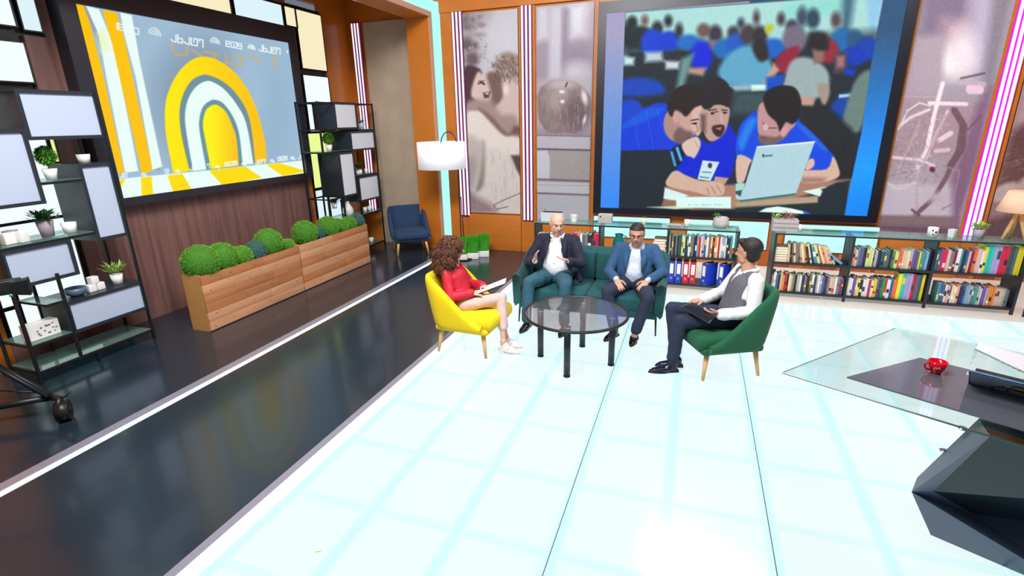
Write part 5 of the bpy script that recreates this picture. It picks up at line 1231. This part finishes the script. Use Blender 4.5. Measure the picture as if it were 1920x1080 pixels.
def head(mb, c, fwd, up=(0,0,1), s=1.0, ears=True):
    F = frame(fwd, up); c = Vector(c)
    P_ = lambda x, y, z_: c+F@Vector((x, y, z_))*s
    mb.ball(P_(0,-.012,.030), (.080*s,.098*s,.090*s), 20, 14, R=F); mb.ball(P_(0,.012,-.035), (.070*s,.076*s,.078*s), 20, 12, R=F)
    mb.ball(P_(0,.048,-.088), (.030*s,.030*s,.024*s), 12, 8, R=F)                        # chin
    mb.ball(P_(0,.078,.030), (.046*s,.016*s,.012*s), 12, 8, R=F)                        # brow ridge
    for sx in (-1, 1):
        mb.ball(P_(sx*.034,.058,-.018), (.024*s,.020*s,.020*s), 12, 8, R=F)             # cheeks
        mb.ball(P_(sx*.052,.016,-.062), (.022*s,.034*s,.026*s), 12, 8, R=F)             # jaw corners
        if ears:
            mb.ball(P_(sx*.078,-.008,-.004), (.010*s,.018*s,.030*s), 10, 8, R=F); mb.ball(P_(sx*.083,-.012,.010), (.007*s,.014*s,.018*s), 10, 8, R=F)
    cap(mb, P_(0,.082,.022), .008*s, P_(0,.108,-.020), .0125*s); mb.ball(P_(.012,.096,-.024), (.009*s,.010*s,.007*s), 8, 6); mb.ball(P_(-.012,.096,-.024), (.009*s,.010*s,.007*s), 8, 6)
    mb.ball(P_(0,.078,-.052), (.024*s,.014*s,.012*s), 12, 8, R=F)                       # mouth mound
    return P_, F
def face(t, P_, F, s, skin, brow=(70,50,40), open_=0.0, closed=False, lip=(184,116,106)):
    mw = mat('eye_white', (206,192,186), .4) if not closed else skin; mi_ = mat('iris', (50,36,28), .2); mb_ = mat('brow_%d' % brow[0], brow, .8); ml = mat('lips_%d' % lip[0], lip, .5)
    e = MB(); ir = MB(); br = MB()
    for sx in (-1, 1):
        e.ball(P_(sx*.031,.0735,.008), (.012*s,.010*s,(.0022 if closed else .0050)*s), 12, 8, R=F); ir.ball(P_(sx*.030,.0825,.007), (.0058*s,.0035*s,(.001 if closed else .0048)*s), 10, 6, R=F)
        br.tube([P_(sx*.014,.094,.027), P_(sx*.032,.091,.033), P_(sx*.050,.078,.027)], [.0035*s,.004*s,.0025*s], 6)
    obj('eye', e, mw, t); obj('iris', ir, mi_, t); obj('brow', br, mb_, t)
    l = MB(); l.tube([P_(-.024,.081,-.053), P_(-.010,.0915,-.050), P_(0,.093,-.051), P_(.010,.0915,-.050), P_(.024,.081,-.053)], [.0015*s,.003*s,.0026*s,.003*s,.0015*s], 6)
    l.tube([P_(-.021,.081,-.057-open_), P_(0,.091,-.061-open_), P_(.021,.081,-.057-open_)], [.0015*s,.0038*s,.0015*s], 6); obj('lips', l, ml, t)
def shoe(name, heel, toe, m, parent, hgt=.075, sole=None, w=.042):
    h, q = Vector(heel), Vector(toe); d = (q-h); L = d.length; d = d.normalized(); s_ = Vector((-d.y, d.x, 0)).normalized(); mb = MB()
    z0 = Vector((0,0,1))
    cap(mb, h+d*.045+z0*.040, .034, h+d*.10+z0*.040, .036, wide=1.05, side=s_); cap(mb, h+d*.045+z0*.07, .034, h+d*.06+z0*.09, .034, side=s_)
    cap(mb, h+d*.10+z0*.036, .036, q-d*.055+z0*.024, .024, wide=1.45, side=s_); cap(mb, q-d*.06+z0*.022, .021, q-d*.02+z0*.016, .014, wide=1.6, side=s_); cap(mb, h+d*.08+z0*.062, .032, h+d*.15+z0*.040, .024, wide=1.2, side=s_)
    o = fuse(name, mb, m, parent, .007, 3)
    sb = MB(); ring = []
    for k in range(20):
        a = 2*PI*k/20; u = math.cos(a); v = math.sin(a); wd = w*(1.0 if u > 0 else .82); ring.append(h+d*(L/2+u*L/2*.99)+s_*v*wd*(1-.25*max(0, u)**3)+z0*.0)
    sb.prism([(p.x, p.y, .001) for p in ring], (0,0,.011)); sb.prism([tuple(h+d*a+s_*b_+z0*.001) for a, b_ in ((.0,-.028),(.055,-.03),(.055,.03),(.0,.028))], (0,0,.022))
    obj('sole', sb, sole or M_black, o); return o
def person(label, loc): return thing('person', label, 'person', loc)
def cloth_noise(a, f, seed=0):
    from mathutils import noise as N
    return lambda p: a*N.noise(Vector((p.x*f+seed, p.y*f, p.z*f*.8)))+a*.5*N.noise(Vector((p.x*f*2.3, p.y*f*2.3+seed, p.z*f*1.6)))
M_shirt = mat('white_shirt', (236, 238, 244), .75); M_shirt2 = mat('pale_blue_shirt', (200, 212, 236), .75)
M_navy = mat('navy_blazer', (20, 28, 52), .8, sheen=.05, noise=(60,.05)); M_jean = mat('teal_jeans', (44, 92, 112), .85, noise=(12,.12), bump=(200,.15))
M_bblaz = mat('blue_blazer', (44, 84, 126), .85, sheen=.05, noise=(50,.05)); M_trou = mat('dark_blue_trousers', (34, 44, 68), .85, noise=(30,.06))
M_sh = mat('black_leather', (20, 20, 26), .18)

def seated(t, J, k, skin, shirtm, jacketm, trousm, facing, bulk=1.0, jacket=True, vopen=(.035,.13), hem=.50, collar=True, belly=0.0, vest=None, shirt_sleeves=False):
    """J: joints; builds body (one mesh), shirt, jacket or vest, trousers"""
    f = Vector(facing).normalized(); s_ = Vector((-f.y, f.x, 0))     # f: where the chest faces
    up = (J['neck']-J['pelvis']).normalized(); B = bulk
    sh = [J['shA'], J['shB']]; hp = [J['hipA'], J['hipB']]
    chest = J['pelvis'].lerp(J['neck'], .70); mid = J['pelvis'].lerp(J['neck'], .35); side = (J['shB']-J['shA']).normalized()
    def torso(mb, e):
        cap(mb, J['pelvis'], (.105+e)*B, mid+f*belly*.5, (.105+e)*B+belly*.25, wide=1.45, side=side, n=20)
        cap(mb, mid+f*belly*.5, (.105+e)*B+belly*.25, chest, (.112+e)*B, wide=1.40, side=side, n=20)
        if belly: mb.ball(mid+f*(.03+belly*.6)-up*.03, ((.13+e)*B, (.11+e)*B, (.13+e)*B), 18, 12)
        cap(mb, chest, (.105+e)*B, J['neck']-up*.095, (.064+e)*B, wide=1.6, side=side, n=20)
        for q in sh: cap(mb, chest.lerp(J['neck'], .50), (.072+e)*B, q, (.050+e)*B, n=16)
        mb.ball(J['pelvis']-f*.03, ((.15+e)*B, (.14+e)*B, (.11+e)*B), 16, 10)
    def arm(mb, i, e, to=1.0, cuff=0.0):
        a, b_, c = J['sh'+i], J['el'+i], J['wr'+i]; cap(mb, a, (.050+e)*B, b_, (.040+e)); c2 = b_.lerp(c, to); cap(mb, b_, (.040+e), c2, (.029+e)+cuff)
    def leg(mb, i, e, to=1.0, hemr=0.0):
        lk_ = J.get('legk', 1.0)
        a, b_, c = J['hip'+i], J['kn'+i], J['an'+i]; cap(mb, a, (.085+e)*B, b_, (.058+e)*lk_); c2 = b_.lerp(c, to); cap(mb, b_, (.057+e)*lk_, b_.lerp(c2, .4), (.054+e)*lk_); cap(mb, b_.lerp(c2, .4), (.054+e)*lk_, c2, ((.036 if to > .85 else .042)+e+hemr)*lk_)
    body = MB(); torso(body, -.012)
    cap(body, J['neck']-up*.05, .060*k, J['head']+Vector((0,0,-.06))*k-J['look']*.012, .052*k)
    for i in 'AB':
        arm(body, i, -.006); leg(body, i, -.006); cap(body, J['an'+i], .034, J['an'+i]-Vector((0,0,.03)), .032)
        hd_ = J['hand'+i]; hand(body, J['wr'+i], *hd_[:3], **hd_[3])
    P_, F = head(body, J['head'], J['look'], J.get('up', (0,0,1)), k)
    fuse('body', body, skin, t, .0052, 3, .5)
    tr = MB(); tr.ball(J['pelvis']+up*.0, ((.165)*B, .135*B, .115*B), 16, 10, R=frame(f, (0,0,1)))
    for i in 'AB': leg(tr, i, .012, J.get('hem'+i, .93), .010); cap(tr, J['pelvis'], .10*B, J['hip'+i], .095*B)
    fuse('trousers', tr, trousm, t, .009, 5, .5, disp=cloth_noise(.006, 14, 3))
    st = MB(); torso(st, .002)
    if shirt_sleeves:
        for i in 'AB': arm(st, i, J.get('sl', .012), .98, .004)
    else:
        for i in 'AB': arm(st, i, .0, .99, .008)
    pz = J['pelvis']; 
    fuse('shirt', st, shirtm, t, .009, 5, .5, cut=lambda c: (c-pz).dot(up) < -.01 and (c-pz).dot(f) > -.3 and (c-J['hipA']).length < .6 and c.z < pz.z-.02, disp=cloth_noise(.005, 18, 1))
    if collar:
        cb_ = J['neck']-up*.012+f*.004; nk = .068*k*max(1, B*.95); co = MB(); a1, a2 = math.radians(28), math.radians(332); ra = []; N_ = 22
        for q in range(N_+1):
            a = a1+(a2-a1)*q/N_; dv = f*math.cos(a)+side*math.sin(a); dr_ = -.030*max(0, math.cos(a))
            ra.append((cb_+dv*(nk+.012)+up*(-.012+dr_*.6), cb_+dv*nk+up*(.042+dr_), cb_+dv*(nk+.016)+up*(.010+dr_*.6)))
        vs_ = [v for r in ra for v in r]; co.add(vs_, [(q*3+m, q*3+m+1, q*3+m+4, q*3+m+3) for q in range(N_) for m in (0, 1)], 0, True)
        for r, sg in ((ra[0], 1), (ra[-1], -1)):
            co.add([r[1], r[2], r[2]+f*.022-up*.052+side*sg*.012, r[1]+f*.012-up*.055-side*sg*.006], [(0, 1, 2, 3)], 0, True)
        o = obj('collar', co, shirtm, t); q = o.modifiers.new('t', 'SOLIDIFY'); q.thickness = .004
    if jacket:
        jk = MB(); torso(jk, .016)
        for i in 'AB': arm(jk, i, .016, J.get('jl', .90), .010)
        for q0_, q1_, r_ in J.get('flaps', ()): cap(jk, q0_, r_, q1_, r_*.7)
        # skirts of the jacket
        cap(jk, mid, .125*B, J['pelvis']+up*.01, .135*B, wide=1.5, side=side, n=20)
        c0 = J['neck']; H_ = (J['neck']-J['pelvis']).length
        def cutj(c):
            r = c-c0; dn = -r.dot(up); lt_ = abs(r.dot(side)); fr_ = r.dot(f)
            if dn < .03 and lt_ < .078*B: return True
            w0, w1 = vopen; wd = w0+(w1-w0)*max(0, min(1, dn/H_))
            if fr_ > .0 and lt_ < wd and dn > -.05: return True
            return c.z < hem and fr_ > -.02 and lt_ < .30
        fuse('jacket', jk, jacketm, t, .009, 5, .5, cut=cutj, thick=.007, disp=cloth_noise(.008, 12, 7))
        lp = MB()
        for sx in (-1, 1):
            w0, w1 = vopen
            e = lambda dn, x, fw: c0-up*dn+side*sx*x+f*fw
            fr0 = .085*B+.02
            a_ = [e(-.01,.065,.0), e(.05,w0+.035,.085*B), e(.14,w0+.03,.128*B+belly*.2), e(.26,(w0+w1)/2+.0,.135*B+belly*.8)]
            b_ = [e(-.005,.09,-.01), e(.05,w0+.085,.075*B), e(.13,w0+.095,.115*B+belly*.1), e(.26,(w0+w1)/2+.015,.137*B+belly*.7)]
            lp.add([p+f*.008 for p in a_+b_], [(i, i+1, i+5, i+4) for i in range(3)], 0, True)
        o = obj('lapel', lp, jacketm, t); q = o.modifiers.new('t', 'SOLIDIFY'); q.thickness = .010
    if vest is not None:
        vm_ = MB(); torso(vm_, .012); c0 = J['neck']
        def cutv(c):
            r = c-c0; dn = -r.dot(up); x = r.dot(side); fr_ = r.dot(f)
            if dn < .02 and abs(x) < .08: return True
            if fr_ > 0.02 and dn < .20 and abs(x) < .055*(1-dn/.20)+.0: return True
            if abs(x) > .165*B and dn < .26: return True
            return (J['neck']-J['pelvis']).length-.02 < dn
        fuse('vest', vm_, vest, t, .009, 5, .5, cut=cutv, thick=.006, disp=cloth_noise(.004, 14, 2))
    return P_, F
V = lambda *a: Vector(a)

# ---- bald man in a navy blazer (left on the sofa)
t = person('bald man in navy blazer and teal jeans gesturing with both hands on the sofa', (-1.49, 5.85, 0))
J = dict(pelvis=V(-1.50,5.98,.50), neck=V(-1.50,5.98,1.00), head=V(-1.49,5.92,1.145), look=V(.42,-.85,-.22).normalized(),
  flaps=[(V(-1.33,5.95,.66),V(-1.19,5.84,.50),.055)],
  shA=V(-1.70,5.98,.93), shB=V(-1.30,5.98,.935), elA=V(-1.83,5.83,.68), elB=V(-1.17,5.83,.70), wrA=V(-1.68,5.61,.755), wrB=V(-1.27,5.62,.775),
  hipA=V(-1.60,5.90,.50), hipB=V(-1.40,5.90,.50), knA=V(-1.70,5.44,.545), knB=V(-1.27,5.43,.545), anA=V(-1.72,5.38,.10), anB=V(-1.27,5.39,.10),
  handA=(V(.22,-.35,.80), V(.9,-.1,-.2), V(0,-.6,.3), dict(curl=.30, spread=.25)), handB=(V(-.75,-.30,.30), V(.1,.2,1), V(0,-.5,.8), dict(curl=.18, splay=.5)), hemA=.95, hemB=.95)
P_, F = seated(t, J, 1.04, M_skin, M_shirt, M_navy, M_jean, (0.05,-1,0), bulk=1.2, belly=.07, vopen=(.048,.20), hem=.50)
face(t, P_, F, 1.04, M_skin, (120,90,76), open_=.004, closed=True)
hb = MB(); hb.ball(P_(0,-.030,.022), (.081,.090,.072), 22, 14, R=F)
fuse('hair', hb, mat('short_grey_hair', (120,100,92), .9), t, .007, 2, cut=lambda c: (F.transposed()@(c-J['head'])).y > .012 or (F.transposed()@(c-J['head'])).z > .062 or (F.transposed()@(c-J['head'])).z < -.03)
shoe('shoe', (-1.70,5.47,0), (-1.74,5.20,0), M_sh, t); shoe('shoe', (-1.26,5.47,0), (-1.28,5.20,0), M_sh, t)
obj('button', MB().ball(J['pelvis']+V(.01,-.215,.20),(.006,.003,.006),8,6), M_black, t)

# ---- man with glasses in a blue blazer (right on the sofa)
t = person('dark-haired man with glasses and blue blazer sitting with hands on his knees', (-.57, 5.85, 0))
J = dict(pelvis=V(-.57,5.97,.49), neck=V(-.565,6.02,.915), head=V(-.565,5.935,1.058), look=V(.02,-.97,-.20).normalized(),
  jl=.80,
  shA=V(-.76,6.03,.865), shB=V(-.37,6.03,.865), elA=V(-.86,5.88,.62), elB=V(-.25,5.88,.65), wrA=V(-.735,5.635,.60), wrB=V(-.395,5.635,.61),
  hipA=V(-.67,5.90,.49), hipB=V(-.47,5.90,.49), knA=V(-.80,5.44,.50), knB=V(-.36,5.37,.50), anA=V(-.705,5.41,.10), anB=V(-.475,5.33,.10),
  handA=(V(.42,-.75,-.42), V(.25,.2,-.9), V(1,0,.2), dict(curl=.38)), handB=(V(-.42,-.75,-.42), V(-.25,.2,-.9), V(-1,0,.2), dict(curl=.38)), hemA=.93, hemB=.90)
P_, F = seated(t, J, 1.03, M_skin2, M_shirt2, M_bblaz, M_trou, (0,-1,0), bulk=1.14, belly=.04, vopen=(.04,.13), hem=.49)
face(t, P_, F, 1.03, M_skin2, (50,36,32))
M_hair = mat('dark_hair', (36,28,28), .6, noise=(60,.2))
def shorthair(t, P_, F, H0, m, s=1.03, seed=1, quiff=0.0):
    hb = MB(); hb.ball(P_(0,-.016,.036), (.084*s,.101*s,.095*s), 22, 14, R=F); hb.ball(P_(0,-.042,-.012), (.076*s,.066*s,.072*s), 16, 12, R=F)
    if quiff: hb.ball(P_(0,.050,.105), (.056*s,.046*s,.026*s), 14, 8, R=F); hb.ball(P_(0,-.03,.055), (.088*s,.100*s,.090*s), 16, 12, R=F)
    Ft = F.transposed()
    def cut(c):
        q = Ft@(c-H0); lim = .074 if q.y > .045 else (.074-(.045-q.y)*.55 if q.y > .005 else (.050-(.005-q.y)*3.2 if q.y > -.03 else -.075))
        return q.z < lim*s
    return fuse('hair', hb, m, t, .006, 2, cut=cut, thick=.004, disp=cloth_noise(.0035, 85, seed))
shorthair(t, P_, F, J['head'], M_hair, 1.03)
g_ = MB()
for sx in (-1, 1):
    g_.tube([P_(sx*.034+.025*math.cos(a), .098+.0*sx, .006+.017*math.sin(a)) for a in np.linspace(0, 2*PI, 20)], .0018, 6, caps=False); g_.tube([P_(sx*.059,.097,.008), P_(sx*.082,.0,.010)], .0016, 6)
g_.tube([P_(-.009,.099,.010), P_(.009,.099,.010)], .0016, 6); obj('glasses', g_, mat('glasses_frame',(60,60,70),.3,.6), t)
wp = J['wrB'].lerp(J['elB'], .07); d = (J['elB']-J['wrB']).normalized()
wt = obj('watch', MB().tube([wp-d*.010, wp+d*.010], .036, 18), M_black, t); obj('watch_dial', MB().tube([wp+V(0,-.022,.026), wp+V(0,-.026,.032)], .017, 16), M_white, wt)
shoe('shoe', (-.675,5.47,0), (-.79,5.24,0), M_sh, t); shoe('shoe', (-.47,5.46,0), (-.495,5.18,0), M_sh, t)

# ---- woman in red (yellow armchair)
t = person('woman with big curly brown hair, red blouse and pale pink trousers holding papers', (-2.15, 4.78, 0))
f = V(.97,.22,0).normalized(); s_ = V(-f.y, f.x, 0)
J = dict(pelvis=V(-2.20,4.76,.50), neck=V(-2.33,4.79,.885), head=V(-2.315,4.81,1.045), look=V(.78,.60,-.12).normalized(),
  shA=V(-2.34,4.64,.835), shB=V(-2.36,4.94,.84), elA=V(-2.27,4.56,.60), elB=V(-2.25,5.02,.61), wrA=V(-2.09,4.68,.625), wrB=V(-2.04,4.88,.65),
  hipA=V(-2.17,4.68,.49), hipB=V(-2.19,4.85,.48), knA=V(-1.80,4.80,.565), knB=V(-1.84,4.82,.47), anA=V(-1.745,4.67,.13), anB=V(-1.765,4.80,.13),
  handA=(V(.85,.30,-.1), V(.1,.3,-1), V(.2,1,.2), dict(curl=.5, L=.165)), handB=(V(.7,-.55,-.05), V(.1,-.2,-1), V(.3,-1,.2), dict(curl=.4, L=.165)), hemA=.66, hemB=.66, legk=.84, sl=.014)
M_red2 = mat('red_blouse', (196, 24, 52), .6, noise=(16,.08)); M_pink = mat('pale_pink_trousers', (214, 184, 182), .8, noise=(12,.05)); M_cream = mat('cream_leather', (232, 222, 218), .3)
P_, F = seated(t, J, .94, M_skin, M_red2, M_red2, M_pink, tuple(f), bulk=.84, jacket=False, shirt_sleeves=True, collar=True)
face(t, P_, F, .94, M_skin, (70,44,34), lip=(190,70,80))
hb = MB(); rs_ = random.Random(9); Hc = J['head']; Fh = frame(J['look'])
for (x, y, z_, r) in ((0,-.035,.045,.105),(-.07,-.05,-.01,.080),(.07,-.05,-.01,.080),(-.085,-.06,-.09,.078),(.085,-.06,-.09,.078),(0,-.09,-.05,.095),(0,-.095,-.13,.090),(-.07,-.08,-.17,.070),(.07,-.08,-.17,.070),(0,-.10,-.20,.070),(-.055,.02,.075,.05),(.055,.02,.075,.05)):
    hb.ball(P_(x*1.12, y*1.25-.012, z_-.012), r*1.06, 14, 10)
def facecut(c):
    q = Fh.transposed()@(c-Hc); return q.y > .055 and abs(q.x) < .052 and q.z < .055
from mathutils import noise as NZ
curl = lambda p: .016*NZ.noise(Vector((p.x*34, p.y*34, p.z*16)))+.012*NZ.noise(Vector((p.x*70+5, p.y*70, p.z*36)))
M_curl = mat('curly_brown_hair', (98, 58, 40), .6, noise=(45,.4), bump=(90,.6))
hr = fuse('hair', hb, M_curl, t, .0065, 2, cut=facecut, disp=curl)
lk = MB(); off_ = Vector(BASE[hr.name]); vv = hr.data.vertices
for i in range(1500):
    v = vv[rs_.randrange(len(vv))]; n_ = v.normal.copy(); c = v.co+off_+n_*.002
    if n_.z < -.5: continue
    ph = rs_.uniform(0, 6); ax_ = n_.cross(Vector((0,0,1))); ax_ = ax_.normalized() if ax_.length > .1 else Vector((1,0,0)); dn = (Vector((0,0,-1))+n_*n_.z); dn = dn.normalized() if dn.length > .2 else Fh@Vector((0,-1,0))
    pts = [c+dn*.011*k+ax_*.006*math.sin(ph+k*1.25)+n_*(.005*math.cos(ph+k*1.25)+.002) for k in range(7)]
    lk.tube(pts, [.003]*6+[.001], 4, caps=False)
obj('curl', lk, M_curl, hr)['kind'] = 'stuff'
# papers on a clipboard
cbd = [V(-2.10,4.70,.605), V(-1.83,4.66,.665), V(-1.76,4.92,.70), V(-2.03,4.97,.640)]
cbd = [ony(882,556,4.66), ony(949,531,4.78), ony(951,521,4.99), ony(890,545,4.97)]
tc_ = thing('clipboard', 'open folder of white papers on the lap of the woman in red', 'folder', tuple(cbd[0]))
obj('board', MB().prism(cbd, (0,0,-.008)), M_black, tc_); obj('paper', MB().prism([p+V(0,0,.001)+(sum(cbd, V(0,0,0))/4-p)*.05 for p in cbd], (0,0,.004)), M_shirt, tc_)
def heel_shoe(hl, to):
    o = shoe('shoe', hl, to, M_cream, t, sole=M_cream, w=.034); h = Vector(hl)
    obj('heel', MB().tube([h+V(.01,0,0), h+V(.0,0,.05)], [.014,.024], 10), M_cream, o); d_ = (Vector(to)-h).normalized()
    obj('strap', MB().tube([h+d_*.10+V(-d_.y,d_.x,0)*x+V(0,0,zz) for x, zz in ((-.04,.05),(-.025,.085),(0,.095),(.025,.085),(.04,.05))], .007, 6), M_cream, o)
heel_shoe((-1.785,4.665,0), (-1.56,4.68,0)); heel_shoe((-1.80,4.80,0), (-1.585,4.83,0))
obj('button', MB().ball(J['neck']+f*.11+V(0,0,-.12),(.006,.006,.006),8,6), M_white, t)

# ---- man in a grey vest (green armchair)
t = person('dark-haired man in white shirt and grey vest seated in profile with a tablet', (.40, 5.0, 0))
f = V(-.93,-.36,0).normalized()
J = dict(pelvis=V(.42,5.02,.50), neck=V(.555,5.09,.955), head=V(.525,5.125,1.105), look=V(-.86,.50,-.06).normalized(),
  shA=V(.60,4.93,.90), shB=V(.50,5.25,.905), elA=V(.60,4.86,.62), elB=V(.36,5.30,.66), wrA=V(.33,4.78,.60), wrB=V(.18,5.10,.63),
  hipA=V(.36,4.93,.49), hipB=V(.34,5.08,.49), knA=V(-.02,4.76,.505), knB=V(-.10,4.98,.545), anA=V(-.06,4.71,.115), anB=V(-.03,4.88,.13),
  handA=(V(-.9,-.02,.05), V(-.1,.5,.8), V(0,.2,1), dict(curl=.5)), handB=(V(-.85,-.35,-.15), V(-.1,0,-1), V(0,-1,.2), dict(curl=.45)), hemA=.88, hemB=.80, sl=.022)
P_, F = seated(t, J, 1.03, M_skin2, M_shirt, None, M_trou, tuple(f), bulk=1.0, jacket=False, vest=mat('grey_vest',(100,100,112),.85,noise=(60,.05)), shirt_sleeves=True)
face(t, P_, F, 1.03, M_skin2, (40,28,26))
shorthair(t, P_, F, J['head'], M_hair, 1.04, quiff=1, seed=4)
shoe('shoe', (.0,4.745,0), (-.27,4.64,0), mat('dark_blue_leather',(24,26,52),.2), t); shoe('shoe', (.04,4.86,0), (-.22,4.80,0), mat('dark_blue_leather',(24,26,52),.2), t)
obj('sock', MB().tube([J['anA']+V(.0,0,-.05), J['anA']+V(.0,.0,.06)], .040, 14), M_trou, t)
tb = [ony(1276,575,4.80), ony(1330,606,4.62), ony(1344,590,4.74), ony(1298,566,4.92)]
tb_o = thing('tablet', 'dark tablet held on the lap of the man in the vest', 'tablet', tuple(tb[0]))
obj('case', MB().prism(tb, (0,0,-.008)), M_black, tb_o); obj('glass', MB().prism([p+V(0,0,.0005)+(sum(tb, V(0,0,0))/4-p)*.08 for p in tb], (0,0,.001)), mat('tablet_glass',(30,34,42),.05), tb_o)
